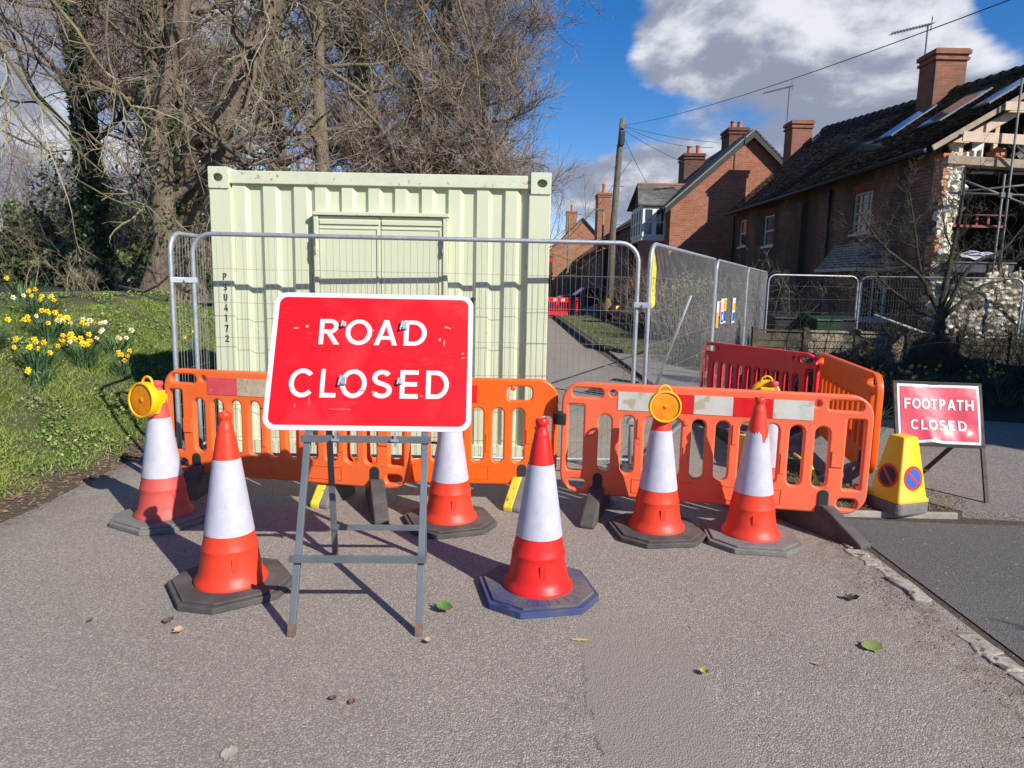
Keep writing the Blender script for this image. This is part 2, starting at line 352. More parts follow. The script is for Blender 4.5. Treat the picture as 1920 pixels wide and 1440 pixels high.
def tiles(name,c1,c2,moss,amt,w=.17,h=.10):
    m,t,b=newmat(name); co,uv,s=wallcoords(t)
    c=t.new('ShaderNodeCombineXYZ'); t.l.new(s.outputs[1],c.inputs[0]); t.l.new(t.math('ADD',s.outputs[2],t.math('MULTIPLY',t.math('SUBTRACT',t.noise(co,3,2),.5),.03)),c.inputs[1])
    br=t.new('ShaderNodeTexBrick'); t.l.new(c.outputs[0],br.inputs['Vector']); br.inputs['Scale'].default_value=1
    br.inputs['Brick Width'].default_value=w; br.inputs['Row Height'].default_value=h*.65; br.inputs['Mortar Size'].default_value=.009; br.inputs['Mortar Smooth'].default_value=.4
    br.inputs['Color1'].default_value=c1+(1,); br.inputs['Color2'].default_value=c2+(1,); br.inputs['Mortar'].default_value=(.015,.013,.012,1)
    col=t.mix(t.math('MULTIPLY',t.mapr(t.noise(co,1.0,6,.72),.5,.66),amt),br.outputs[0],moss)
    col=t.mix(t.mapr(t.noise(co,16,3,.6),.64,.70),col,tuple(min(1,x*2.2) for x in c1))
    t.l.new(col,b.inputs['Base Color']); b.inputs['Roughness'].default_value=.85
    # each course rises towards its lower edge
    saw=t.math('FRACT',t.math('DIVIDE',s.outputs[2],h*.65))
    t.l.new(t.bump(t.math('ADD',t.math('MULTIPLY',saw,-1.0),t.math('MULTIPLY',t.math('ADD',t.math('MULTIPLY',br.outputs['Fac'],-1),t.noise(co,24,3)),.8)),.8,.025),b.inputs['Normal']); return m
M_tileA=tiles('mossy_clay_tiles',(.060,.048,.042),(.035,.029,.027),(.105,.105,.038),.6)
M_tileB=tiles('slate_roof',(.05,.052,.06),(.035,.037,.042),(.06,.06,.05),.3)
M_tileGrey=tiles('lichened_slate',(.16,.16,.15),(.09,.09,.09),(.24,.23,.17),.7)
M_tileC=tiles('brown_tiles',(.10,.075,.055),(.07,.05,.04),(.10,.09,.05),.4)
M_grassground=mat('turf',(.075,.085,.03),(.085,.075,.03),2.2,.95,bump=.8,bscale=30,speck=(.12,.09,.05),speck_s=14,speck_t=.66)
M_blade=mat('grass_blades',(.15,.235,.035),(.225,.265,.06),1.3,.55,island=.42,spec=.35,dirt=(.20,.17,.075))
M_soil=mat('soil',(.09,.066,.045),(.055,.042,.03),5,.95,bump=.9,bscale=40,speck=(.2,.15,.09),speck_s=60)
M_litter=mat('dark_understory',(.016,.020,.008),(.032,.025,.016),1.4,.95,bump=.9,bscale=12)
def barkmat(name,c1,c2,lich=None,amt=.5,sc=9):
    m,t,b=newmat(name); co=t.new('ShaderNodeTexCoord').outputs['Object']
    st=t.vmath('MULTIPLY',co,(1,1,.16)); n=t.noise(st,sc,6,.7,.4)
    col=t.mix(t.mapr(n,.35,.65),c1,c2)
    if lich: col=t.mix(t.math('MULTIPLY',t.mapr(t.noise(co,1.6,5,.65),.46,.6),amt),col,lich)
    t.l.new(col,b.inputs['Base Color']); b.inputs['Roughness'].default_value=.92
    t.l.new(t.bump(t.math('ADD',n,t.math('MULTIPLY',t.noise(t.vmath('MULTIPLY',co,(1,1,.3)),26,5,.75),.8)),1.0,.09),b.inputs['Normal']); return m
M_bark=barkmat('bark',(.28,.225,.17),(.12,.095,.072),(.30,.27,.13),.5)
M_barkred=barkmat('red_bark',(.30,.215,.155),(.13,.092,.066),(.28,.26,.13),.35)
M_barkdark=barkmat('dark_bark',(.085,.07,.05),(.04,.034,.026),(.07,.08,.035),.5)
M_lichen=barkmat('lichened_bark',(.24,.20,.11),(.14,.115,.07),(.36,.31,.09),.75,5)
M_twig=mat('twigs',(.29,.225,.17),(.20,.155,.12),.8,.8,island=.35)
M_twigo=mat('olive_twigs',(.32,.275,.165),(.20,.17,.11),.8,.8,island=.35)
M_twigr=mat('red_twigs',(.27,.18,.14),(.18,.125,.10),.8,.8,island=.3)
M_ivy=mat('ivy_leaves',(.028,.052,.014),(.05,.075,.02),4,.4,island=.45)
M_bushleaf=mat('bush_leaves',(.075,.10,.028),(.11,.13,.04),2,.5,island=.4)
M_everg=mat('evergreen_leaves',(.025,.042,.014),(.04,.06,.02),2,.5,island=.4)
M_conered=mat('cone_orange_red',(.82,.050,.018),(.74,.042,.016),3,.42,speck=(.42,.05,.03),speck_s=34,speck_t=.70,r2=.5,spec=.45,dirt=(.55,.07,.04),bump=.05,bscale=30)
M_conered2=mat('cone_bright_red',(.78,.018,.014),(.72,.015,.012),3,.38,speck=(.42,.03,.025),speck_s=34,speck_t=.72,r2=.42,spec=.5,bump=.04,bscale=30)
M_conefade=mat('cone_faded_red',(.58,.085,.065),(.50,.07,.055),4,.5,dirt=(.36,.10,.08),bump=.06,bscale=30)
M_sleeve=mat('reflective_sleeve',(.49,.48,.555),(.42,.43,.51),14,.42,speck=(.36,.35,.38),speck_s=60,speck_t=.67,bump=.12,bscale=70,dirt=(.58,.56,.58))
M_rubber=mat('black_rubber',(.052,.047,.045),(.085,.075,.068),7,.72,bump=.3,bscale=60,dirt=(.15,.125,.105))
M_rubgrey=mat('grey_rubber',(.15,.14,.13),(.20,.185,.165),8,.8,bump=.4,bscale=50,speck=(.27,.25,.22),speck_s=40,dirt=(.10,.09,.085))
M_rubblue2=mat('blue_rubber_rim',(.035,.055,.17),(.06,.07,.13),6,.6,bump=.3,bscale=60,dirt=(.12,.11,.12))
M_rubblue=mat('dusty_blue_rubber',(.045,.055,.12),(.13,.11,.10),5,.7,bump=.3,bscale=60,dirt=(.20,.165,.13))
M_bar1=mat('barrier_orange',(.88,.150,.03),(.82,.125,.025),3,.45,speck=(.50,.11,.04),speck_s=26,speck_t=.70,r2=.52,dirt=(.62,.16,.07),bump=.05,bscale=20)
M_bar2=mat('barrier_vivid_orange',(.92,.125,.008),(.88,.105,.006),3,.36,r2=.45,bump=.04,bscale=20)
M_bar3=mat('barrier_faded_orange',(.88,.150,.055),(.80,.125,.05),3,.52,speck=(.50,.13,.08),speck_s=26,speck_t=.69,dirt=(.62,.17,.10),bump=.06,bscale=20)
M_barred=mat('barrier_red',(.75,.02,.04),(.66,.018,.035),3,.38,dirt=(.5,.05,.06))
M_strw=mat('strip_white',(.60,.60,.54),(.50,.50,.44),7,.35,speck=(.42,.38,.26),speck_s=9,speck_t=.58)
M_strtan=mat('strip_stained',(.56,.46,.30),(.42,.34,.22),12,.55,speck=(.3,.24,.15),speck_s=30,speck_t=.6)
M_strr=mat('strip_red',(.68,.012,.015),(.60,.01,.012),9,.3,speck=(.85,.35,.33),speck_s=24,speck_t=.73)
M_strpink=mat('strip_faded_pink',(.66,.09,.10),(.58,.07,.08),9,.45,speck=(.75,.3,.28),speck_s=24,speck_t=.7)
M_yel=mat('yellow_plastic',(.90,.47,.0),(.86,.42,.0),3,.4,dirt=(.6,.34,.05))
M_yelf=mat('yellow_foot',(.78,.62,.03),(.62,.48,.04),7,.55,speck=(.25,.2,.08),speck_s=30,speck_t=.62)
M_amber,t,b=newmat('amber_lens'); co=t.new('ShaderNodeTexCoord').outputs['Object']
wv=t.new('ShaderNodeTexChecker'); wv.inputs['Scale'].default_value=130; t.l.new(co,wv.inputs['Vector'])
t.l.new(t.mix(t.math('MULTIPLY',wv.outputs['Fac'],.45),t.mix(t.mapr(t.noise(co,14,3),.35,.65),(.95,.36,.01),(.80,.20,.004)),(.50,.14,.002)),b.inputs['Base Color']); b.inputs['Roughness'].default_value=.18; b.inputs['Subsurface Weight'].default_value=0; b.inputs['Coat Weight'].default_value=.5
t.l.new(t.bump(wv.outputs['Fac'],.5,.002),b.inputs['Normal'])
M_galv=mat('galvanised_steel',(.42,.45,.48),(.33,.36,.39),9,.42,r2=.6,metal=.55,speck=(.25,.26,.27),speck_s=40,speck_t=.66)
M_wire=mat('steel_wire',(.30,.31,.31),(.22,.22,.22),5,.55,metal=.4)
M_steelblue=mat('grey_painted_steel',(.125,.145,.165),(.10,.115,.13),6,.5,metal=.2,dirt=(.17,.14,.11))
M_rust=mat('rust',(.17,.10,.065),(.10,.07,.05),20,.85,bump=.3)
M_brownsteel=mat('brown_steel',(.035,.027,.024),(.06,.045,.035),8,.6,metal=.2)
M_white=mat('white_paint',(.74,.75,.74),(.68,.69,.68),4,.5)
M_cream=mat('cream_paint',(.55,.52,.44),(.45,.43,.37),4,.6)
M_glass=mat('window_glass',(.02,.024,.03),(.03,.035,.045),1,.06,r2=.1,spec=.9)
M_curtain=mat('net_curtain',(.24,.25,.27),(.15,.16,.18),9,.8)
M_black=mat('black_plastic',(.015,.015,.016),(.03,.03,.03),6,.5)
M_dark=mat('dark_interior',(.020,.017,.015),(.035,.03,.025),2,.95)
M_wood=mat('old_timber',(.42,.33,.23),(.30,.23,.16),6,.8,dirt=(.2,.15,.1),bump=.3,bscale=20)
M_woodpale=mat('pale_plank',(.66,.50,.36),(.56,.42,.30),5,.75,speck=(.35,.24,.16),speck_s=12,speck_t=.68)
M_woodgrey=mat('weathered_fence_board',(.12,.10,.068),(.07,.06,.042),5,.85,bump=.4,bscale=20,dirt=(.10,.11,.05))
M_flint,t,b=newmat('flint_rubble'); co=t.new('ShaderNodeTexCoord').outputs['Object']
v=t.new('ShaderNodeTexVoronoi'); v.inputs['Scale'].default_value=7.5; t.l.new(t.vmath('MULTIPLY',co,(1,1,1.7)),v.inputs['Vector'])
bw=t.new('ShaderNodeRGBToBW'); t.l.new(v.outputs['Color'],bw.inputs[0])
t.l.new(t.mix(t.mapr(v.outputs['Distance'],.32,.6),t.ramp(bw.outputs[0],[(0,(.26,.21,.15)),(.5,(.66,.60,.46)),(1,(.85,.80,.68))]),(.10,.085,.06)),b.inputs['Base Color'])
t.l.new(t.bump(t.math('ADD',v.outputs['Distance'],t.math('MULTIPLY',t.noise(co,25,3),-.3)),-1.0,.09),b.inputs['Normal']); b.inputs['Roughness'].default_value=.85
# painted container steel with faint grime and rust at the edges
M_cont=mat('pale_green_paint',(.575,.605,.420),(.54,.57,.395),1.4,.42,r2=.55,spec=.4,speck=(.47,.45,.26),speck_s=9,speck_t=.735,bump=.10,bscale=3.5)
M_contrust=mat('rusted_green_paint',(.565,.605,.44),(.54,.575,.41),7,.5,speck=(.38,.25,.13),speck_s=26,speck_t=.655,dirt=(.50,.47,.30))
M_stencil=mat('stencil_black',(.02,.02,.02),(.04,.04,.035),40,.7)
# road sign red with scratches
def signred(name,c,pink,bend):
    m,t,b=newmat(name); co=t.new('ShaderNodeTexCoord').outputs['Object']
    col=t.mix(t.mapr(t.noise(co,2.4,4,.6),.5,.8),c,tuple(min(1,x*1.15+.04) for x in c))
    scr=t.noise(t.vmath('MULTIPLY',co,(1.2,1,11)),7,5,.7); msk=t.mapr(t.noise(co,3.1,3,.5),.53,.66)
    col=t.mix(t.math('MULTIPLY',t.math('MULTIPLY',t.mapr(scr,.56,.8),msk),.42),col,pink)
    col=t.mix(t.math('MULTIPLY',t.mapr(t.noise(co,16,4,.7),.70,.73),.8),col,(.30,.16,.13))
    t.l.new(col,b.inputs['Base Color']); b.inputs['Roughness'].default_value=.33; b.inputs['Specular IOR Level'].default_value=.45
    t.l.new(t.bump(t.noise(co,3.0,3,.6),bend,.03),b.inputs['Normal']); return m
M_signred=signred('sign_red',(.66,.006,.010),(.85,.25,.22),.22)
M_signred2=signred('faded_sign_red',(.60,.055,.085),(.80,.35,.35),.3)
M_signwhite=mat('sign_white',(.58,.63,.69),(.53,.58,.64),5,.35,speck=(.35,.33,.32),speck_s=40,speck_t=.72)
M_signmark=mat('sign_lettering',(.60,.64,.67),(.54,.58,.62),5,.35,speck=(.45,.42,.40),speck_s=40,speck_t=.71)
M_blue=mat('sign_blue',(.02,.11,.42),None,5,.4)
M_navy=mat('dark_blue',(.012,.015,.05),None,5,.5)
M_red=mat('plain_red',(.66,.02,.02),None,5,.45)
M_terracotta=mat('terracotta',(.50,.15,.07),(.38,.11,.05),6,.8)
M_carpaint=mat('dark_blue_car_paint',(.015,.022,.05),(.012,.018,.04),2,.25,coat=.6)
M_green=mat('green_bin_plastic',(.010,.045,.018),(.008,.035,.015),3,.45)
M_petal=mat('daffodil_yellow',(.88,.62,.01),(.84,.54,.01),9,.5,island=.15)
M_trump=mat('daffodil_orange',(.90,.50,.0),(.86,.44,.0),9,.5)
M_petalw=mat('pale_petals',(.80,.80,.48),(.76,.76,.60),9,.5,island=.1)
M_daffleaf=mat('daffodil_leaves',(.085,.155,.060),(.06,.12,.05),5,.45,island=.35)
M_leafgreen=mat('fallen_green_leaf',(.08,.20,.03),(.12,.2,.05),20,.5)
M_leafbrown=mat('fallen_brown_leaf',(.42,.30,.19),(.30,.2,.12),20,.7)
M_stone=mat('granite_kerb',(.42,.38,.31),(.24,.21,.17),14,.9,bump=1,bscale=24,dirt=(.10,.08,.06),speck=(.10,.08,.06),speck_s=22,speck_t=.6)
M_conc=mat('concrete_edging',(.38,.35,.30),(.28,.26,.22),7,.9,bump=.5,bscale=30)
M_plastic=mat('white_sheet',(.62,.64,.68),(.5,.52,.56),5,.4,bump=.5,bscale=6)
M_polyth=mat('yellow_cloth',(.80,.66,.03),(.66,.52,.02),8,.6,bump=.3,bscale=12)
M_pole=barkmat('pole_timber',(.24,.21,.165),(.13,.115,.09),None,.5,12)
M_lamp=mat('lamp_post_green',(.20,.23,.14),(.16,.18,.11),3,.6)
# ================================================================ GROUND
def zb(x,y):
    """height of the ground: the bank left of the road, flat elsewhere"""
    x=np.asarray(x,float);y=np.asarray(y,float)
    e=-3.45-.35*np.clip(y-9,0,50)*.15+.06*np.sin(y*1.7)+.05*np.sin(y*4.1+1)
    s=np.clip((e-x)/2.75,0,1); s=s*s*(3-2*s)*.35+s*.65
    z=1.31*s+.05*np.sin(x*2.1+y*1.3)*np.clip((e-x)*1.2,0,1)*np.clip((x+6.3)*2,0,1)+.03*np.sin(x*5+2)*np.sin(y*4.3)*np.clip((e-x)*1.2,0,1)*np.clip((x+6.3)*2,0,1)
    z=z+.012*np.clip(-9-x,0,40)
    return np.where(x<e,z,0.0)
def grid(name,xs,ys,zf,m,parent=None,dz=0):
    X,Y=np.meshgrid(xs,ys); Z=zf(X,Y)+dz; V=np.stack([X,Y,Z],-1).reshape(-1,3); nx=len(xs); ny=len(ys)
    i=(np.arange(ny-1)[:,None]*nx+np.arange(nx-1)[None]).ravel(); F=np.stack([i,i+1,i+nx+1,i+nx],-1)
    return npmesh(name,V,F,m,parent,True)
xs=np.concatenate([np.linspace(-800,-60,10)[:-1],np.linspace(-60,-14,14)[:-1],np.linspace(-14,-2,90),[0,5,12,40,150,800]])
ys=np.concatenate([[-200,-40,-10],np.linspace(-3,16,120),np.linspace(17,60,30),[90,200,500,1500]])
def m_ground():
    m,t,b=newmat('ground'); co=t.new('ShaderNodeTexCoord').outputs['Object']
    g=t.mix(t.mapr(t.noise(co,1.3,6,.7),.4,.62),(.07,.10,.022),(.10,.085,.045)); g=t.mix(t.math('MULTIPLY',t.mapr(t.noise(co,26,4,.7),.5,.7),.6),g,(.02,.03,.008))
    s=t.new('ShaderNodeSeparateXYZ'); t.l.new(co,s.inputs[0])
    edge=t.mapr(t.math('ADD',s.outputs[0],t.math('MULTIPLY',t.math('SUBTRACT',t.noise(co,3,5,.7),.5),.5)),-3.85,-3.6)
    g=t.mix(edge,g,(.085,.062,.042))
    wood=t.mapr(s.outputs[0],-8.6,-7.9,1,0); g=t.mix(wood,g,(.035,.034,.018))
    t.l.new(g,b.inputs['Base Color']); b.inputs['Roughness'].default_value=.95; t.l.new(t.bump(t.noise(co,26,5,.7),.8,.04),b.inputs['Normal']); return m
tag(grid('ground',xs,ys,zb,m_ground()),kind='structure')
def sheet(name,poly,z,m,sub=None):
    return tag(MB().add([(x,y,z) for x,y in poly],[tuple(range(len(poly)))]).build(name,m),kind='structure')
ed=[(-3.42+.05*math.sin(y*2.3)+.035*math.sin(y*6.1),y) for y in np.arange(-3,8,.18)]
sheet('road',[(2.3,-3),(2.3,9),(2.1,18),(2.0,34),(2.0,120),(-3.9,120),(-3.6,30)]+[p for p in ed[::-1]],.004,M_road)
sheet('driveway',[(2.325,-2),(9,-2),(9,4.8),(3.3,4.79),(2.36,4.86)],.006,M_patch)
# raised footpath to the right with a concrete front edging
mb=MB(); mb.prism([(3.35,4.95),(4.3,4.82),(9,4.82),(12,8.6),(5.2,8.9),(4.0,10.2),(3.6,16),(2.35,16),(2.35,8.2),(2.75,5.9)],-.1,.05,'z'); tag(mb.build('footpath',M_pave),kind='structure')
mb=MB(); mb.prism([(3.35,4.951),(2.75,5.9),(2.35,8.2),(2.33,4.951)],-.1,.043,'z'); tag(mb.build('soil_patch',M_soil),kind='structure')
mb=MB(); mb.box(2.42,3.30,4.915,4.948,-.1,.044); tag(mb.build('concrete_edging',M_conc,bevel=.006),kind='structure')
mb=MB(); mb.box(2.36,9,16,60,-.1,.05); tag(mb.build('far_footpath',M_pave),kind='structure')
# path on top of the bank
tag(grid('bank_path',np.linspace(-8.4,-6.55,12),np.linspace(4,22,30),lambda x,y:zb(x,y),mat('path_earth',(.155,.125,.10),(.11,.09,.07),2,.95,bump=.5,bscale=30),dz=.012),kind='structure')
# granite setts along the right edge of the road
root=thing('kerb','row of worn granite setts along the right edge of the road','kerb',(0,0,0))
y=.8; k=0
while y<4.86:
    if 3.05<y<3.55: y=3.55
    L=random.uniform(.10,.26); w=random.uniform(.085,.125)
    mb=MB(); mb.M=T(2.255+random.uniform(-.012,.012)-.012*(y-2),y+L/2,0,rz=random.uniform(-.06,.06)); zt_=.013+random.uniform(-.006,.008); a_=[(random.uniform(-.2,.2)*w+x_*w/2,random.uniform(-.12,.12)*L+y_*L/2) for x_,y_ in ((-1,-1),(0,-1.1),(1,-1),(1.1,0),(1,1),(0,1.05),(-1,1),(-1.1,0))]; mb.prism(a_,-.05,zt_,'z'); 
    mb.build('kerb_stone',M_stone,root,bevel=.008); y+=L+random.uniform(.006,.02)
# grass verge beyond the works, with raised dark kerb
mb=MB(); mb.prism([(2.19,17.9),(2.6,16.4),(4.6,16.2),(4.75,34),(2.12,34.4)],0,.16,'z'); tag(mb.build('grass_verge',M_grassground,bevel=.04),kind='structure')
mb=MB(); mb.prism([(2.06,18),(2.18,17.9),(2.10,34.4),(1.98,34.4)],-.02,.15,'z'); tag(mb.build('verge_kerb',mat('verge_kerb',(.06,.05,.045),(.09,.08,.07),8,.9,bump=.5)),kind='structure')
# ---- grass blades
def blades(name,X,Y,Z,hmin,hmax,wid,m,lean=.5,label=None):
    n=len(X); a=rng.uniform(0,2*np.pi,n); h=rng.uniform(hmin,hmax,n); w=wid*rng.uniform(.6,1.3,n); b=rng.uniform(0,2*np.pi,n); ln=h*rng.uniform(.1,lean,n)*1.6
    dx=np.cos(a)*w;dy=np.sin(a)*w; lx=np.cos(b)*ln;ly=np.sin(b)*ln
    V=np.stack([np.stack([X-dx,Y-dy,Z],-1),np.stack([X+dx,Y+dy,Z],-1),np.stack([X+dx*.7+lx*.4,Y+dy*.7+ly*.4,Z+h*.6],-1),np.stack([X-dx*.7+lx*.4,Y-dy*.7+ly*.4,Z+h*.6],-1),np.stack([X+lx,Y+ly,Z+h*.92],-1)],1)
    i=np.arange(n)*5; F=np.concatenate([np.stack([i,i+1,i+2,i+3],-1),np.stack([i+3,i+2,i+4,i+4],-1)])
    # triangles as degenerate quads would leave doubled corners: keep tips as thin quads
    V=np.concatenate([V,V[:,4:5]+np.array([0.0008,0,0])],1); i=np.arange(n)*6
    F=np.concatenate([np.stack([i,i+1,i+2,i+3],-1),np.stack([i+3,i+2,i+5,i+4],-1)])
    return npmesh(name,V,F,m)
def scatter(n,x0,x1,y0,y1,f):
    X=rng.uniform(x0,x1,n*3);Y=rng.uniform(y0,y1,n*3); k=f(X,Y); X=X[k][:n];Y=Y[k][:n]; return X,Y
def pn(X,Y,s=1.0): return .5+.25*np.sin(X*2.1*s+1.3*np.sin(Y*1.7*s))+.25*np.sin(Y*2.7*s+1.1*np.sin(X*3.1*s+2))
X,Y=scatter(150000,-8,-3.42,3.2,15,lambda X,Y:(X<-3.5-.05*np.sin(Y*7))&(X>-6.45)&(X>-.80*Y-.9)&(rng.uniform(0,1,len(X))<(.12+1.0*pn(X*1.5,Y*1.5,1.9))*np.clip((-3.45-X)*2.2,.12,1)*np.clip(1.5-Y/14,.35,1)))
hh_=(1-.72*np.clip((-5.75-X)*2.2,0,1))*(.35+1.5*np.clip(pn(X*1.9,Y*1.9,1.6)-.25,0,1)*pn(Y*3,X*3,1.3)); g=blades('grass',X,Y,zb(X,Y)-.01,.03*hh_,.13*hh_,.0042,M_blade,1.05); tag(g,'green grass and weeds covering the bank on the left','grass',kind='stuff')
X,Y=scatter(9000,2.2,4.7,16.5,34,lambda X,Y:rng.uniform(0,1,len(X))<pn(X,Y,1.2)+.2)
g=blades('verge_grass',X,Y,np.full(len(X),.15),.02,.07,.008,mat('verge_blades',(.13,.15,.05),(.19,.165,.085),1.0,.7,island=.4),.9); tag(g,'short grass on the verge beyond the fence','grass',kind='stuff')
X,Y=scatter(3800,2.4,3.7,4.97,6.9,lambda X,Y:((X-2.95)**2/.35+(Y-5.25)**2/.16<1+.3*np.sin(X*23)*np.sin(Y*19))|((X<2.75)&(Y>5.3)))
g=blades('trodden_grass',X,Y,np.full(len(X),.042),.01,.035,.003,mat('dry_grass',(.17,.15,.06),(.25,.19,.10),6,.8,island=.4),1.2); tag(g,'trodden dry grass round the foot of the yellow cone','grass',kind='stuff')

# broad low leaves (ground ivy, celandine) in patches through the grass
X,Y=scatter(24000,-7.0,-3.55,3.4,14,lambda X,Y:(X>-.80*Y-.9)&(rng.uniform(0,1,len(X))<np.clip(2.6*(pn(X*1.3+4,Y*1.3,1.8)-.42),0,1))&(X>-6.6))
n=len(X); u=rng.normal(size=(n,3))*np.array([1,1,.45]); u/=np.linalg.norm(u,axis=1,keepdims=True); w=np.cross(u,rng.normal(size=(n,3))*np.array([.5,.5,1])); w/=np.linalg.norm(w,axis=1,keepdims=True); s_=rng.uniform(.008,.021,(n,1)); c=np.stack([X,Y,zb(X,Y)+rng.uniform(.01,.085,n)],-1)
V=np.stack([c-u*s_,c-w*s_*.7,c+u*s_,c+w*s_*.7],1); i=np.arange(n)*4
g=npmesh('ground_leaves',V,np.stack([i,i+1,i+2,i+3],-1),mat('weed_leaves',(.13,.21,.04),(.20,.26,.075),1.6,.5,island=.45,dirt=(.16,.12,.06))); tag(g,'low broad-leaved weeds growing through the grass of the bank','weeds',kind='stuff')
# ================================================================ SHIPPING CONTAINER
ct=thing('site_container','pale green corrugated steel site container with shuttered double doors','container',(-1.19,6.22,0),R(-.6))
W2=1.495; Ht=2.60; D=2.44
for sx_ in (-1,1):
    x0,x1=sorted((sx_*W2,sx_*(W2-.19)))
    mb=MB(); mb.box(x0+.0,x1,0,.14,.16,Ht-.17); mb.build('corner_post',M_cont,ct,bevel=.008)
mb=MB(); mb.box(-W2,W2,D-.14,D,.16,Ht-.17); mb.build('rear_frame',M_cont,ct,bevel=.008)
# corrugated front (trapezoid ribs), left open for the shutter box
def corr(x0,x1,z0,z1,pitch=.272,dep=.031,phase=0):
    pts=[]; x=x0
    seq=[(0,0),(.11,0),(.145,1),(.235,1),(.272,0)]
    k=0
    while x<x1-1e-6:
        for dx,h in seq[:-1]:
            xx=x+dx*pitch/.272
            if xx<x1: pts.append((xx,.035+dep*h))
        x+=pitch
    pts.append((x1,.035))
    mb=MB()
    for (a,ya),(b,yb) in zip(pts,pts[1:]): mb.quad((a,ya,z0),(b,yb,z0),(b,yb,z1),(a,ya,z1))
    return mb
a=corr(-W2+.19,-.575,.15,Ht-.13); b_=corr(.60,W2-.19,.15,Ht-.13,.25); c_=corr(-.575,.60,2.225,Ht-.13,.235)
for q in (b_,c_): a.add(q.v,q.f)
a.build('corrugated_panel',M_cont,ct)
mb=MB(); mb.box(-W2+.16,W2-.16,.012,.15,Ht-.135,Ht-.025); mb.build('top_rail',M_contrust,ct,bevel=.006)
mb=MB(); mb.box(-W2+.16,W2-.16,.005,.15,.02,.17); mb.build('bottom_rail',M_contrust,ct,bevel=.006)
# door leaves standing slightly proud in a frame
mb=MB(); mb.box(-.585,.61,-.045,.08,2.205,2.235); mb.box(-.575,-.535,-.03,.07,.17,2.205); mb.box(.56,.60,-.03,.07,.17,2.205); mb.build('door_frame',M_contrust,ct,bevel=.004)
for x0,x1 in ((-.532,.008),(.014,.557)):
    mb=MB(); mb.box(x0,x1,-.012,.03,.2,2.20); d_=mb.build('door',M_cont,ct,bevel=.004)
    mb=MB(); mb.box(x0+.01,x1-.01,-.026,-.013,2.13,2.165); mb.box(x0+.01,x1-.01,-.020,-.013,2.09,2.102); mb.box(x1-.03,x1-.012,-.022,-.013,.2,2.09); mb.build('door_ledge',M_cont,d_,bevel=.002)
for x in (-.548,.572):
    mb=MB(); mb.tube([(x,-.055,1.88),(x,-.055,2.06)],.009,8); mb.box(x-.012,x+.012,-.06,-.03,1.90,1.93); mb.box(x-.012,x+.012,-.06,-.03,2.0,2.03); mb.build('hinge',M_contrust,ct)
mb=MB(); mb.tube([(.83,.0,1.50),(.83,-.05,1.50)],.022,14); mb.tube([(.81,-.03,1.46),(.83,-.03,1.49)],.014,8); mb.build('lock_bolt',M_black,ct,smooth=False)
# castings with oval holes
for sx_,hx in ((-1,-.005),(1,.01)):
    cxx=sx_*(W2-.089)
    for zc,nm in ((Ht-.09,'corner_casting'),(.075,'corner_casting')):
        hole=[(cxx+hx+.044*math.cos(2*math.pi*i/18),zc+.035*math.sin(2*math.pi*i/18)*(1.0)) for i in range(18)]
        pl=plate(nm,[rr(cxx-.089,zc-.092,cxx+.089,zc+.092,.008,2),hole],.03,M_contrust,ct,T(0,.002,0),bevel=.003)
        mb=MB(); mb.box(cxx-.086,cxx+.086,.06,.17,zc-.09,zc+.09); mb.box(cxx-.086,cxx-.06,.017,.06,zc-.09,zc+.09); mb.box(cxx+.06,cxx+.086,.017,.06,zc-.09,zc+.09); mb.box(cxx-.06,cxx+.06,.017,.06,zc+.06,zc+.09); mb.build('casting_body',M_contrust,pl)
mb=MB()
mb.box(-W2+.02,W2-.02,.15,D-.05,Ht-.07,Ht-.03); mb.build('roof',M_cont,ct)
for sx_ in (-1,1):
    mb=MB(); pts=[]; y=.14
    while y<D-.15: pts+=[(y,0),(y+.1,0),(y+.135,-.036),(y+.22,-.036)]; y+=.255
    for (ya,a),(yb,b) in zip(pts,pts[1:]):
        xa=sx_*(W2-.012+a); xb=sx_*(W2-.012+b); mb.quad((xa,ya,.1),(xb,yb,.1),(xb,yb,Ht-.06),(xa,ya,Ht-.06))
    mb.build('side_panel',M_cont,ct)
mb=MB(); mb.box(-W2+.1,W2-.1,D-.06,D-.03,.1,Ht-.06); mb.build('back_panel',M_cont,ct)
mb=MB()
zt=1.655
for i,ch in enumerate('PSU4172'):
    zc=zt-i*.092-.03; write(mb,ch,-W2+.095+.006*i*0,-W2+.128 if ch!='1' else -W2+.115,zc,.062,-.004,.2)
mb.build('stencilled_number',M_stencil,ct)
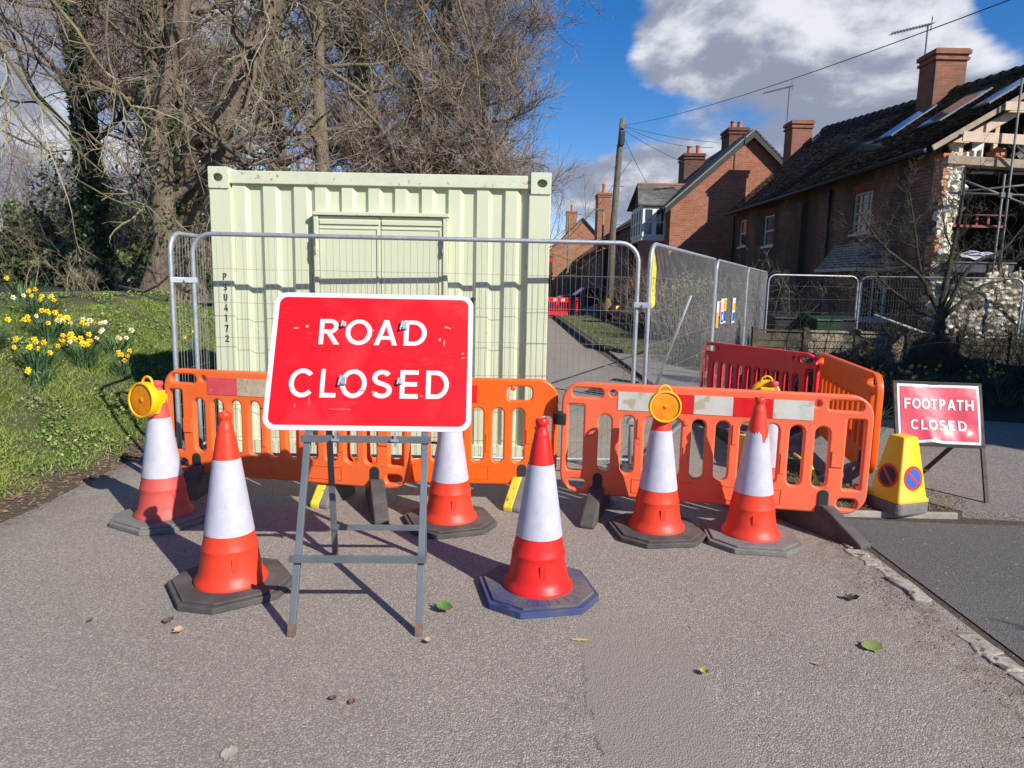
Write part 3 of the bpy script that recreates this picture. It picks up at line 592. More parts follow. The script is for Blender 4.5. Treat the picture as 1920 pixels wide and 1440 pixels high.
# ================================================================ TRAFFIC CONES
def cone(label,loc,rz,body,base,sleeve=(.31,.70),lean=0,group='traffic cones standing in front of the barriers',torn=False,ribs=False,chip=False,h=.94,sleevefull=False):
    t=thing('traffic_cone',label,'traffic cone',loc,rz,group)
    def rad(z):
        P=[(.05,.182),(.062,.180),(.085,.160),(.15,.146),(.225,.137),(.23,.141),(.245,.134),(.31,.121),(.50,.094),(.70,.066),(.80,.050),(.865,.036)]
        for (a,ra),(b,rb) in zip(P,P[1:]):
            if z<=b: return ra+(rb-ra)*(z-a)/(b-a)
        return P[-1][1]
    # rubber base: square with large cut corners
    def octo(s,c): return [(-s,-s+c),(-s+c,-s),(s-c,-s),(s,-s+c),(s,s-c),(s-c,s),(-s+c,s),(-s,s-c)]
    mb=MB(); mb.prism(octo(.285,.13),0,.034,'z'); mb.m=1; mb.prism(octo(.262,.125),.032,.046,'z'); bs_=mb.build('base',[M_rubblue2 if base is M_rubblue else base,base],t,bevel=.006)
    if ribs:
        mb=MB()
        for k in range(28):
            a=2*math.pi*k/28; mb.M=T(0,0,.0465,rz=a); mb.box(.2,.252,-.0035,.0035,-.002,.001)
        for i in range(7): mb.M=T(-.2,-.2+0*i,.0465,rz=R(45)); mb.box(-.028+.009*i,-.024+.009*i,-.03,.03,-.002,.001)
        absorb(bs_,mb)
    zs=[.046,.05,.062,.085,.11,.15,.19,.222,.228,.235,.245,.28,.31,.4,.5,.6,.70,.76,.80,.83,.845]
    prof=[(rad(z),z) for z in zs]+[(.0405,.852),(.037,.866),(.031,.882),(.0275,.895),(.0275,.902),(.0325,.908),(.0345,.916),(.0345,.930),(.031,.938),(.022,.941),(.018,.935)]
    mb=MB(); mb.lathe(prof,40,cap1=True)
    # moulded tab on the skirt
    mb.M=T(0,0,0,rz=R(-95)); mb.box(.137,.150,-.014,.014,.115,.20)
    mb.build('body',body,t,auto=40)
    s0,s1=sleeve; mb=MB(); n=48; vs=[];fs=[]; rows=14
    for i in range(rows+1):
        for j in range(n):
            a=2*math.pi*j/n; z=s0+(s1-s0)*i/rows
            if torn and i>=rows-2:
                da=math.atan2(math.sin(a-R(-65)),math.cos(a-R(-65))); cut=.055*math.exp(-(da/.33)**2)*(1+.5*math.sin(a*37))+.008*math.sin(a*5)+.006*math.sin(a*23)
                z-=cut*(i-rows+2)/2*1.0
            r=rad(z)+.0022; vs.append((r*math.cos(a),r*math.sin(a),z))
    fs=[(i*n+j,i*n+(j+1)%n,(i+1)*n+(j+1)%n,(i+1)*n+j) for i in range(rows) for j in range(n)]
    mb.add(vs,fs); mb.build('reflective_sleeve',M_sleeve,t,smooth=True)
    t.scale=(1.03,1.03,1.015)
    if lean:
        t.rotation_euler=(lean[0],lean[1],rz)
    return t
G='traffic cones standing in front of the barriers'
cone('orange-red cone with cracked skirt standing beside the left leg of the big road sign',(-1.487,3.535,.004),R(35),M_conered,M_rubber)
cone('bright red cone on a dusty blue base, right of the big road sign',(.161,3.545,.004),R(12),M_conered2,M_rubblue,(.325,.705),ribs=True)
cone('faded dull red cone with a lamp at the far left, by the grass bank',(-2.36,4.56,.004),R(62),M_conefade,M_rubgrey)
cone('clean orange-red cone half hidden behind the right edge of the road sign',(-.41,4.60,.004),R(20),M_conered,M_rubber)
cone('orange-red cone carrying a round amber lamp before the faded barrier',(.993,4.50,.004),R(8),M_conered,M_rubber)
cone('cone with a torn white sleeve standing right of the lamp cone, before the right-hand barrier',(1.60,4.41,.004),R(-6),M_conered,M_rubgrey,(.325,.72),torn=True)
cone('pinkish cone with a lamp standing behind the right-hand barrier',(1.98,5.20,.004),R(30),M_conefade,M_rubber)
# ================================================================ WARNING LAMPS
def lamp(label,loc,rz,tilt=0):
    t=thing('warning_lamp',label,'warning lamp',loc,rz,'amber hazard lamps on the cones'); t.rotation_euler=(tilt,0,rz)
    mb=MB(); mb.M=T(0,0,0,rx=R(90)); mb.lathe([(0.0001,.013),(.012,.0125),(.013,.009),(.02,.0085),(.05,.010),(.08,.010),(.093,.006)],36); mb.build('lens',M_amber,t,smooth=True)
    mb=MB(); mb.M=T(0,0,0,rx=R(90)); mb.lathe([(.090,.012),(.094,.018),(.101,.018),(.105,.010),(.105,-.028),(.096,-.036),(.085,-.04),(.05,-.044),(.0001,-.044)],36); mb.build('lens_ring',M_yel,t,auto=45)
    mb=MB(); mb.box(-.05,.05,.045,.115,-.085,.055); mb.box(-.038,.038,.115,.14,-.07,.03); mb.build('battery_box',M_yel,t,bevel=.008)
    mb=MB(); mb.tube([(.042*math.cos(R(a)),.03,.088+.042*math.sin(R(a))*1.1) for a in range(-15,200,15)],.0075,8); mb.build('handle_loop',M_yel,t,smooth=True)
    return t
_l=lamp('amber lamp with yellow housing on the faded cone at the far left, turned outwards',(-2.41,4.46,.845),R(-24),R(-4))
_l.scale=(1.13,)*3
lamp('amber lamp facing the camera on the cone before the right-hand barrier',(.995,4.425,.88),R(-2),R(-3))
lamp('amber lamp seen from behind on the pinkish cone behind the right-hand barrier',(1.95,5.27,.855),R(165))
# ================================================================ PLASTIC BARRIERS
def barrier(label,a,b,m,strips,feet,thick=.052,*,group='plastic road barriers closing the road',square=False,zt=.935,zb_=.14,foot_ang=(0,0),nm='road_barrier',flen=1,yellow=(),L=None,tilt=0):
    a=Vector(a);b=Vector(b); c=(a+b)/2; L=(b-a).length/2; rz=math.atan2(b.y-a.y,b.x-a.x)
    t=thing(nm,label,'barrier',(c.x,c.y,a.z if len(a)>2 else 0),rz,group)
    k=L; Hh=zt-zb_; Z=lambda v: zb_+v*Hh
    loops=[rr(-k,Z(0),k,Z(1),.15,7)]
    for s in (-1,1):
        if square and s==1:
            x0,x1=sorted((s*.80*k,s*.66*k)); loops.append(rr(x0-.05,Z(.80),x1+.0,Z(.93),.035))
            x0,x1=sorted((s*.955*k,s*.86*k)); loops.append(rr(x0,Z(.24),x1,Z(.66),.03))
        else:
            x0,x1=sorted((s*.93*k,s*.72*k)); loops.append([(x0,Z(.865)),(x1,Z(.865)),(x1,Z(.945))]+[(x0+(x1-x0)*u,Z(.945)-.03*(1-u if s<0 else u)**2) for u in ((.8,.6,.4,.2,.0) if s<0 else (.8,.6,.4,.2,.0))][:5] if False else rr(x0,Z(.868),x1,Z(.948),.028))
            x0,x1=sorted((s*.952*k,s*.845*k)); loops.append(rr(x0,Z(.215),x1,Z(.80),.012))
            x0,x1=sorted((s*.94*k,s*.82*k)); loops.append(rr(x0,Z(.05),x1,Z(.135),.028))
        loops.append(circ(s*.655*k,Z(.915),.021,14))
    n=10
    for i in range(n):
        xc=(-.70+.1555*i)*k; wd=.044*k; loops.append(rr(xc-wd,Z(.215),xc+wd,Z(.725),.043*k*.98,6))
    pn_=plate('panel',loops,thick,m,t,bevel=.014)
    # mouldings: bosses, raised sockets and base recess outline
    mb=MB()
    for i in range(1,n):
        xc=(-.70+.1555*(i-.5))*k
        for zc in (.40,.62):
            if (i*3+int(zc*10))%4==0: mb.M=T(xc,-.024,Z(zc)); mb.box(-.012,.012,-.008,.004,-.07,.07)
    mb.M=Matrix.Identity(4)
    for x in (-.30,.28):
        for (u0,u1,v0,v1) in ((-.2,.2,.168,.176),(-.2,.2,.05,.058),(-.2,-.192,.05,.176),(.192,.2,.05,.176)): mb.box((x+u0)*k,(x+u1)*k,-.030,-.024,Z(v0),Z(v1))
    for s in (-1,1):
        mb.box(s*.80*k-.035,s*.80*k+.035,-.034,.034,Z(.40),Z(.53)); 
    for i in (3,6): mb.M=T((-.70+.1555*(i+.5))*k,-.026,Z(.70),rx=R(90)); mb.lathe([(.022,0),(.022,.008),(.012,.010),(.0001,.010)],14)
    absorb(pn_,mb)
    n_=len(strips); x0=-.615*k; wd=1.25*k/n_
    for i,sm in enumerate(strips):
        if sm is None: continue
        mb=MB(); mb.box(x0+i*wd,x0+(i+1)*wd-.001,-.0295,-.0262,Z(.775),Z(.935)); o=mb.build('reflective_strip',sm,t)
    for i,s in enumerate((-1,1)):
        x=s*.735*k
        mb=MB(); mb.M=T(x,0,0); pr=rr(-.034,Z(.01),.034,Z(.20),.03); mb.prism(pr,-.034,.034,'y'); cl_=mb.build('foot_clip',M_black,t,bevel=.004)
        mb=MB(); mb.M=T(x,0,0,rz=foot_ang[i])
        prof=[(-.36,0),(-.365,.035),(-.33,.055),(-.10,.19),(-.05,.21),(.05,.21),(.10,.19),(.33,.055),(.365,.035),(.36,0)]
        mb.prism([(p[0]*flen,p[1]*zb_/.14*.95) for p in prof],-.052,.052 if flen==1 else .085,'x'); fo=mb.build('foot',M_rubgrey if feet=='g' else M_rubber,t,bevel=.014)
        if i in yellow:
            mb=MB(); mb.M=T(x,0,0,rz=foot_ang[i]); mb.prism([(p[0]*flen*.99-.004,p[1]*zb_/.14*.95*1.01+.001) for p in prof[:5]]+[(-.05*flen,0)],-.056,-.0535 if False else .02,'x'); mb.build('foot_cover',M_yelf,t,bevel=.01)
    return t
B=barrier('orange barrier with a pink and a tan strip, behind the big road sign',(-2.63,5.20),(-.715,4.82),M_bar1,[M_strpink,M_strtan,M_strpink,M_strtan,M_strpink],'k',foot_ang=(R(10),R(28)),zt=.965,zb_=.165)
barrier('vivid orange barrier with square right end and dark red strip, behind the middle cone',(-1.60,5.06),(.345,5.06),M_bar2,[M_strw,M_strr,M_strw,M_strr,None],'g',square=True,yellow=(0,1),foot_ang=(R(-14),R(-22)),zt=.955,zb_=.155,flen=.62)
barrier('faded salmon-orange barrier with white and red strips, right of the road',(.365,4.93),(2.40,4.52),M_bar3,[M_strw,M_strr,M_strw,M_strr,M_strw],'k',foot_ang=(R(-6),R(38)),zt=.965,zb_=.145)
barrier('bright orange barrier seen from its back, running away behind the yellow cone',(3.27,7.35,.03),(2.89,5.38,.03),M_bar2,[None]*5,'g',thick=.058,zt=.97)
barrier('red barrier behind the orange ones, near the return of the mesh fence',(2.40,8.75,0),(3.22,7.25,0),M_barred,[None]*2,'k',thick=.058,zt=.98)
mb=MB()
for i in range(9): mb.M=T(.356,4.93,.655+i*.009); mb.lathe([(.051,-.003),(.056,0),(.051,.003)],20)
mb.M=T(.356,4.93,.65); mb.lathe([(.047,0),(.047,.085)],20,True,True)
o=mb.build('barrier_coupling',M_black); o.location=(0,0,0); o.scale=(1,1,1); tag(o,'ribbed black coupling joining the vivid and the faded orange barriers','coupling')
# ================================================================ MESH FENCE PANELS
def mesh_panel(label,a,b,group='steel mesh fence panels round the works',z0=.03,zt=2.0,lean=0,fine=True,col=M_galv,pitch=.053,r=.019,wob=.004):
    a=Vector((a[0],a[1],0)); b=Vector((b[0],b[1],0)); L=(b-a).length; rz=math.atan2(b.y-a.y,b.x-a.x)
    t=thing('mesh_fence',label,'fence panel',a,rz,group)
    mb=MB(); rc=.16; path=[(0,0,z0)]+[(0,0,z0+.5),(0,0,1.2)]
    path+=[(rc-rc*math.cos(R(q)),0,zt-rc+rc*math.sin(R(q))) for q in range(0,91,15)]
    path+=[(L-rc+rc*math.sin(R(q)),0,zt-rc+rc*math.cos(R(q))) for q in range(0,91,15)]+[(L,0,1.2),(L,0,.5),(L,0,z0)]
    mb.tube(path,r,12); mb.tube([(0,0,z0+.12),(L,0,z0+.12)],r*.75,8); mb.build('frame',col,t,smooth=True)
    n=int(L/pitch); x=np.linspace(.04,L-.04,n); zs_=np.linspace(z0+.12,zt-.0,9)
    P=np.zeros((n,9,3)); P[:,:,0]=x[:,None]+np.cumsum(rng.normal(0,wob*.45,(n,9)),1)*(np.array([0,.6,1,1,1,1,1,.6,0])); P[:,:,2]=zs_; P[:,:,1]=-.008
    zt_at=np.where(x<rc,zt-rc+np.sqrt(np.maximum(rc**2-(rc-x)**2,0)),np.where(x>L-rc,zt-rc+np.sqrt(np.maximum(rc**2-(x-L+rc)**2,0)),zt)); P[:,-1,2]=zt_at
    P[:,-2,2]=np.minimum(P[:,-2,2],zt_at-.02)
    hz=np.array([.30,.58,.87,1.15,1.44,1.72]); m_=14; Hh=np.zeros((len(hz),m_,3)); Hh[:,:,0]=np.linspace(.01,L-.01,m_); Hh[:,:,2]=hz[:,None]+rng.normal(0,.002,(len(hz),m_)); Hh[:,:,1]=-.003
    V,F=np_tubes([(P,np.full((n,9),.00155),3),(Hh,np.full((len(hz),m_),.0019),4)]); npmesh('wire_mesh',V,F,M_wire,t)
    return t
def block(label,x,y,rz,z=0):
    t=thing('ballast_block',label,'ballast block',(x,y,z),rz,'rubber feet of the mesh fence')
    mb=MB(); mb.prism([(-.35,0),(-.36,.05),(-.30,.12),(.30,.12),(.36,.05),(.35,0)],-.11,.11,'y'); mb.build('block_body',M_rubber,t,bevel=.012)
    mb=MB(); 
    for x_ in (-.16,-.05,.05,.16): mb.box(x_-.022,x_+.022,-.05,.05,.1205,.1225)
    mb.build('socket_recess',M_black,t)
    return t
mesh_panel('mesh fence panel standing across the front of the green container',(-2.655,5.80),(1.035,5.88))
mesh_panel('mesh fence panel running back along the left side of the container',(-2.79,5.70),(-2.78,9.2))
mesh_panel('nearest mesh panel of the diagonal run, with a yellow cloth hung on it',(1.13,5.86),(2.59,9.04))
mesh_panel('middle mesh panel of the diagonal run, carrying the safety notices',(2.61,9.08),(4.05,12.2))
mesh_panel('farthest mesh panel of the diagonal run',(4.07,12.25),(5.5,15.3))
mesh_panel('left one of the two mesh panels before the brick house',(5.53,15.25),(7.52,15.35),z0=.0,zt=1.95)
mesh_panel('mesh panel standing before the demolished flint gable',(7.57,15.34),(10.25,14.12),z0=.0,zt=1.95)
mesh_panel('mesh panel entering at the right edge before the flint gable',(10.3,14.1),(13.4,12.7),z0=.0,zt=1.95)
for i,(a,b) in enumerate((((-1.6,37.9),(1.85,37.7)),((1.9,37.7),(3.62,36.9)),((3.7,36.8),(5.6,36.2)))): mesh_panel(('left one of the three far mesh panels across the road','far mesh panel in the middle, between the dark car and the barrier','right one of the three far mesh panels, behind the wooden pole')[i],a,b,group='far mesh fence across the road',pitch=.12,r=.024)
for lb,x,y,rz in (('black foot under the left end of the front mesh panel',-2.70,5.78,R(90)),('black foot between the front panel and the diagonal run',1.08,5.87,R(80)),('black foot under the second post of the diagonal run',2.60,9.06,R(-20)),('black foot under the third post of the diagonal run',4.06,12.22,R(-20)),('black foot at the far end of the diagonal run',5.5,15.3,R(-20))): block(lb,x,y,rz)
def clampp(label,x,y,z,rz,w=.09):
    t=thing('fence_clamp',label,'fence clamp',(x,y,z),rz,'clamps joining the mesh panels')
    mb=MB(); mb.box(-w/2-.03,w/2+.03,-.028,-.022,-.022,.022); mb.box(-w/2-.03,w/2+.03,.022,.028,-.022,.022); mb.build('clamp_plate',M_galv,t,bevel=.003)
    mb=MB(); mb.tube([(0,-.045,0),(0,.045,0)],.009,6); mb.build('bolt',M_galv,t)
clampp('galvanised clamp joining the two panels at the left of the container',-2.72,5.76,1.62,R(35),.15)
clampp('galvanised clamp between the front panel and the diagonal run, at shoulder height',1.08,5.87,1.49,R(0),.09)
clampp('galvanised clamp low on the post behind the faded barrier',1.08,5.87,.49,R(0),.09)
# slanting stay of the first return panel, seen through the barrier
mb=MB(); mb.tube([(2.05,8.1,1.55),(1.75,8.9,.03)],.017,8); tag(mb.build('prop_pole',M_galv,smooth=True),'thin steel pole leaning behind the diagonal mesh run','pole')
# yellow cloth on the return fence
n=14;m_=8;V=[]
for i in range(n+1):
    for j in range(m_+1):
        v=i/n;u=j/m_; wd=.20*(1-v*.25)*(.18+.82*min(1,v*3.0)); zz_=1.98-v*.50-(.05 if j in(3,4) else 0)*v; s_=.10+.02*math.sin(v*4)+u*wd-.02*v; V.append((1.13+s_*.42+.02*math.sin(u*17+v*3)*v-.02,5.86+s_*.91-.02+.025*math.cos(u*15)*v,zz_))
F=[(i*(m_+1)+j,i*(m_+1)+j+1,(i+1)*(m_+1)+j+1,(i+1)*(m_+1)+j) for i in range(n) for j in range(m_)]
o=npmesh('yellow_cloth',V,F,M_polyth,smooth=True); so_=o.modifiers.new('s','SOLIDIFY'); so_.thickness=.004; tag(o,'crumpled yellow cloth hanging from the top of the diagonal mesh fence','cloth')
# notices on the return fence
def notice(label,s,z0,z1,w,parts,dz=0):
    ang=math.atan2(3.12,1.44); x=2.61+math.cos(ang)*s; y=9.08+math.sin(ang)*s
    t=thing('safety_notice',label,'notice',(x,y,0),ang); 
    mb=MB(); mb.box(0,w,-.030,-.024,z0,z1); mb.build('notice_board',M_white,t)
    for (u0,u1,v0,v1,m) in parts:
        mb=MB(); mb.box(u0*w,u1*w,-.0325,-.0305,z0+(z1-z0)*v0,z0+(z1-z0)*v1); mb.build('notice_field',m,t)
    return t
t_=notice('white notice with yellow and blue fields on the diagonal fence',.40,1.16,1.50,.50,[(.40,.97,.52,.96,M_yel),(.04,.45,.05,.48,M_blue),(.55,.96,.08,.5,M_blue)])
mb=MB(); mb.M=T(.12,-.034,1.25,rx=R(90)); mb.lathe([(.0001,.0),(.045,0)],18); mb.build('pictogram',M_white,t_)
notice('narrow orange-yellow notice at the left end of the notices',.05,1.12,1.47,.16,[(0,1,0,.6,M_yel)])
notice('pink notice between the yellow and the blue ones',.25,1.27,1.47,.12,[(0,1,0,.95,M_strpink)])
notice('small white, yellow and blue notice on the next stretch of fence',1.55,1.12,1.50,.3,[(.1,.9,.5,.8,M_yel),(.1,.9,.08,.42,M_blue)])
# ================================================================ ROAD CLOSED SIGN
sg=thing('road_closed_sign','large red ROAD CLOSED sign on a grey steel folding frame','road sign',(-.71,3.02,.004),R(2.5))
tl=R(25)
MS=T(0,.57,1.232,rx=-tl) # board centre, leaning back
bw_,bh=1.05,.75
plate('sign_backing',[rr(-bw_/2,-bh/2,bw_/2,bh/2,.065,8)],.006,M_signwhite,sg,MS)
plate('sign_face',[rr(-bw_/2+.026,-bh/2+.026,bw_/2-.026,bh/2-.026,.042,8)],.001,M_signred,sg,MS@T(0,-.0042,0))
mb=MB(); mb.M=MS
def row(word,xs_,u0,uw,ztop,cap,scale):
    for ch,(a,b) in zip(word,xs_): write(mb,ch,-bw_/2+(a-u0)/uw*bw_,-bw_/2+(b-u0)/uw*bw_,ztop-cap,cap,-.0056,.155)
mb=MB(); mb.M=MS; row('ROAD',[(545,712),(762,984),(1003,1197),(1250,1442)],152,1678,bh/2-.150,.141,1)
mb.build('lettering',M_signmark,sg); mb=MB(); mb.M=MS; row('CLOSED',[(297,503),(557,690),(722,944),(982,1157),(1222,1376),(1441,1633)],110,1718,bh/2-.427,.152,1)
mb.build('lettering',M_signmark,sg)
for (u,v,s_) in ((.355,.24,.8),(.655,.245,1.25),(.37,.655,1.3),(.648,.655,.85)):
    mb=MB(); mb.M=MS@T(-bw_/2+u*bw_,-.012,bh/2-v*bh); mb.box(-.013*s_,.013*s_,-.012,.004,-.016*s_,.016*s_); mb.M=mb.M@T(-.012*s_,-.008,0,ry=.2); mb.box(-.004,.004,-.009,.006,-.021*s_,.021*s_); mb.M=mb.M@T(.012,0,-.01); mb.tube([(0,0,0),(0,-.012,.002)],.006,6); mb.build('fixing_clip',M_galv,sg,bevel=.002)
# torn patches and dents round the fixings
def stain(nm,M_,cx_,cz_,w_,h_,m,seed):
    r_=random.Random(seed); n=12; P=[(cx_+w_*math.cos(2*math.pi*i/n)*r_.uniform(.5,1),cz_+h_*math.sin(2*math.pi*i/n)*r_.uniform(.4,1)) for i in range(n)]
    mb=MB(); mb.M=M_; mb.add([(p[0],-.0064,p[1]) for p in P],[tuple(range(n))]); return mb.build(nm,m,sg)
M_scr=mat('scratched_metal',(.42,.33,.30),(.28,.2,.18),60,.6); M_scrp=mat('pink_scrape',(.74,.10,.12),(.66,.03,.04),60,.6)
for cx_,cz_,w_,h_,mm in ((-.40,.172,.02,.006,M_scr),(-.345,.182,.012,.01,M_scr),(.385,.19,.014,.007,M_scr),(.40,.185,.01,.004,M_scr),(.375,.10,.006,.02,M_scr),(.352,.122,.008,.012,M_scr),(.475,.045,.008,.006,M_scr),(.478,.02,.012,.005,M_scr),(-.30,-.225,.006,.035,M_scrp),(-.15,-.265,.09,.005,M_scrp),(-.37,-.25,.007,.022,M_scrp),(.425,.345,.006,.006,M_scrp),(.27,-.19,.016,.008,M_scrp),(-.04,-.165,.02,.006,M_scr),(.02,-.172,.012,.007,M_scr),(.0,.165,.007,.007,M_scr)):
    stain('scrape',MS,cx_,cz_,w_,h_,mm,int(abs(cx_*1000+cz_*37000)))
# folding frame
def lz(z,off=0): return (.46*z+off)
def leg(nm,x0,x1,y0,y1,z1):
    mb=MB(); mb.bar((x0,y0,0),(x1,y1,z1),.032,.026); o=mb.build(nm,M_steelblue,sg,bevel=.002)
    k=.032; mb=MB(); mb.bar((x0,y0,-.001),(x0+(x1-x0)*k,y0+(y1-y0)*k,z1*k),.034,.028); mb.build('rusty_end',M_rust,o)
leg('leg',-.292,-.30,.015,.715,1.50); leg('leg',.298,.29,.015,.715,1.50)
leg('leg',-.285,-.285,.955,.74,1.50); leg('leg',.243,.262,.955,.74,1.50)
mb=MB()
for z,y in ((.33,.125),(.855,.385)): mb=MB(); mb.bar((-.325,y+.0,z),(.325,y,z),.036,.012); mb.build('cross_bar',M_steelblue,sg,bevel=.002)
mb=MB(); mb.bar((-.30,.915,.20),(.26,.915,.20),.034,.012); mb.build('cross_bar',M_steelblue,sg,bevel=.002)
for x in (-.15,.145):
    mb=MB(); mb.M=T(x,.372,.855); mb.box(-.005,.005,-.004,.01,-.035,.04); mb.box(-.02,.02,-.012,-.004,-.006,.006); mb.build('wing_clip',M_galv,sg)
# ================================================================ FOOTPATH CLOSED SIGN
fs=thing('footpath_closed_sign','small faded red FOOTPATH CLOSED sign on a brown steel frame','road sign',(3.335,5.20,.0),R(-3.8)); fs.scale=(1.045,)*3
tl2=R(18)
MF=T(.035,.205,.665,rx=-tl2,ry=R(.5))
fw_,fh=.60,.45
# bent sheet: sample a wavy grid so the dents are real
def bent(nm,x0,x1,z0,z1,yoff,m,r=.02):
    nx,nz=34,26; vs=[];fs_=[]
    for j in range(nz+1):
        for i in range(nx+1):
            x=x0+(x1-x0)*i/nx; z=z0+(z1-z0)*j/nz; d_=-.012*math.exp(-((x+.06+.3*(z+.2))/.035)**2)*max(0,(-z)/.22)**1.5+.012*math.exp(-((x-.12-.3*z)/.07)**2-((z+.05)/.1)**2)-.01*math.exp(-((x-.2)/.05)**2-((z+.17)/.05)**2)+.004*math.sin(x*14+z*9)
            vs.append((x,yoff+d_,z+(.010*math.exp(-((x+.06)/.05)**2) if j==0 else 0)))
    F=[(j*(nx+1)+i,j*(nx+1)+i+1,(j+1)*(nx+1)+i+1,(j+1)*(nx+1)+i) for j in range(nz) for i in range(nx)]
    mb=MB(); mb.M=MF; mb.add(vs,F); o=mb.build(nm,m,fs,smooth=False); o.data.polygons.foreach_set('use_smooth',[True]*len(F)); return o
def bendy(x,z): return -.012*math.exp(-((x+.06+.3*(z+.2))/.035)**2)*max(0,(-z)/.22)**1.5+.012*math.exp(-((x-.12-.3*z)/.07)**2-((z+.05)/.1)**2)-.01*math.exp(-((x-.2)/.05)**2-((z+.17)/.05)**2)+.004*math.sin(x*14+z*9)
bent('sign_backing',-fw_/2,fw_/2,-fh/2,fh/2,0,M_signwhite); bent('sign_face',-fw_/2+.020,fw_/2-.018,-fh/2+.022,fh/2-.020,-.003,M_signred2)
mb=MB()
def row2(word,xs_,u0,ztop,cap):
    for ch,(a,b) in zip(word,xs_):
        q=MB(); write(q,ch,-fw_/2+(a-u0)/675*fw_,-fw_/2+(b-u0)/675*fw_,ztop-cap,cap,-.0065,.19)
        mb.add([(MF@Vector((v[0],v[1]+bendy(v[0],v[2]),v[2]))) for v in q.v],q.f)
row2('FOOTPATH',[(415,468),(479,550),(556,628),(632,690),(706,757),(770,845),(848,905),(917,985)],363,fh/2-.112,.080)
mb.build('lettering',M_signmark,fs); mb=MB()
row2('CLOSED',[(478,545),(563,612),(622,697),(708,772),(793,845),(872,940)],380,fh/2-.272,.078)
mb.build('lettering',M_signmark,fs)
def bar2(nm,p,q,w=.03,h=.02,par=fs,m=M_brownsteel):
    mb=MB(); mb.bar(p,q,w,h); return mb.build(nm,m,par,bevel=.002)
c=lambda x,z,y=.012:tuple(MF@Vector((x,y,z)))
for a,b in (((-.312,-.235),(-.312,.236)),((.312,-.235),(.312,.236)),((-.325,.236),(.325,.236)),((-.325,-.235),(.325,-.235))): bar2('frame_rail',c(*a),c(*b),.026,.024)
bar2('leg',c(.31,-.235),(.325,-.03,0),.03,.02); bar2('leg',c(-.31,-.235),(-.27,.16,0),.03,.02)
bar2('leg',c(.20,-.19,.03),(.30,.62,0),.03,.02) if False else bar2('leg',c(.25,-.10,.03),(.115,.66,0),.03,.02)
bar2('leg',c(-.25,-.10,.03),(-.20,.66,0),.03,.02); bar2('cross_bar',(-.24,.50,.15),(.17,.50,.15),.016,.008)
# ================================================================ NO-WAITING CONE
nw=thing('no_waiting_cone','yellow four-sided cone with blue and red no-waiting roundels on a grey block','no-waiting cone',(2.90,5.02,.035),R(19)); nw.scale=(1.06,1.06,1.08)
mb=MB(); mb.prism(rr(-.145,-.145,.145,.145,.04,4),0,.085,'z'); mb.build('base_block',M_rubgrey,nw,bevel=.012)
def sq(s,z,r,n=4): return [(x,y,z) for x,y in rr(-s,-s,s,s,r,n)]
mb=MB(); rows_=[sq(.140,.085,.02),sq(.139,.10,.02),sq(.128,.115,.02),sq(.066,.512,.012),sq(.062,.52,.012),sq(.052,.523,.01)]
k=len(rows_[0]); vs=[p for r_ in rows_ for p in r_]; mb.add(vs,[(i*k+j,i*k+(j+1)%k,(i+1)*k+(j+1)%k,(i+1)*k+j) for i in range(len(rows_)-1) for j in range(k)]+[tuple((len(rows_)-1)*k+j for j in range(k))])
mb.build('yellow_shell',M_yel,nw,auto=50)
inc=math.atan2(.128-.066,.512-.115)
for q in range(4):
    Mq=T(0,0,0,rz=R(90*q))@T(0,-.1075,.247,rx=-inc)
    mb=MB(); mb.M=Mq@T(0,-.0012,0,rx=R(90)); mb.lathe([(.0001,0),(.083,0)],36); rd=mb.build('roundel',M_red,nw)
    mb=MB(); mb.M=Mq@T(0,-.0022,0,rx=R(90)); mb.lathe([(.0001,0),(.065,0)],36); mb.build('roundel_field',M_navy if q in (0,) and False else (M_navy if q==3 else M_blue),rd)
    mb=MB(); mb.M=Mq@T(0,-.0032,0,ry=R(45)); mb.quad((-.068,0,-.0085),(.068,0,-.0085),(.068,0,.0085),(-.068,0,.0085)); mb.build('roundel_bar',M_red,rd)
c2=copy_thing(nw,'yellow no-waiting cone half hidden behind the right-hand barrier',(1.80,5.08,.0),R(25)); 
c3=copy_thing(nw,'tiny yellow no-waiting cone far away beside the wooden pole',(4.30,29.0,.16),R(20),1.25)
for a in (c2,c3,nw): a['group']='yellow no-waiting cones'
# yellow foot trims between the barriers
mb=MB(); mb.tube([(2.35,5.62,.30),(2.46,5.52,.22),(2.50,5.45,.08),(2.50,5.42,.02)],[.012,.014,.016,.02],6); tag(mb.build('yellow_strap',M_yelf,smooth=True),'yellow strap end between the faded and the orange barriers','strap')
mb=MB(); mb.prism([(0,0),(.16,0),(.15,.03),(.09,.05),(.06,.17),(-.0,.17)],0,.14,'y'); mb.M=T(); o=mb.build('barrier_shoe',M_barred,bevel=.01); o.location=(2.60,5.06,.01); o.rotation_euler=(0,0,R(-20)); tag(o,'red plastic shoe at the near end of the orange side barrier','barrier shoe')
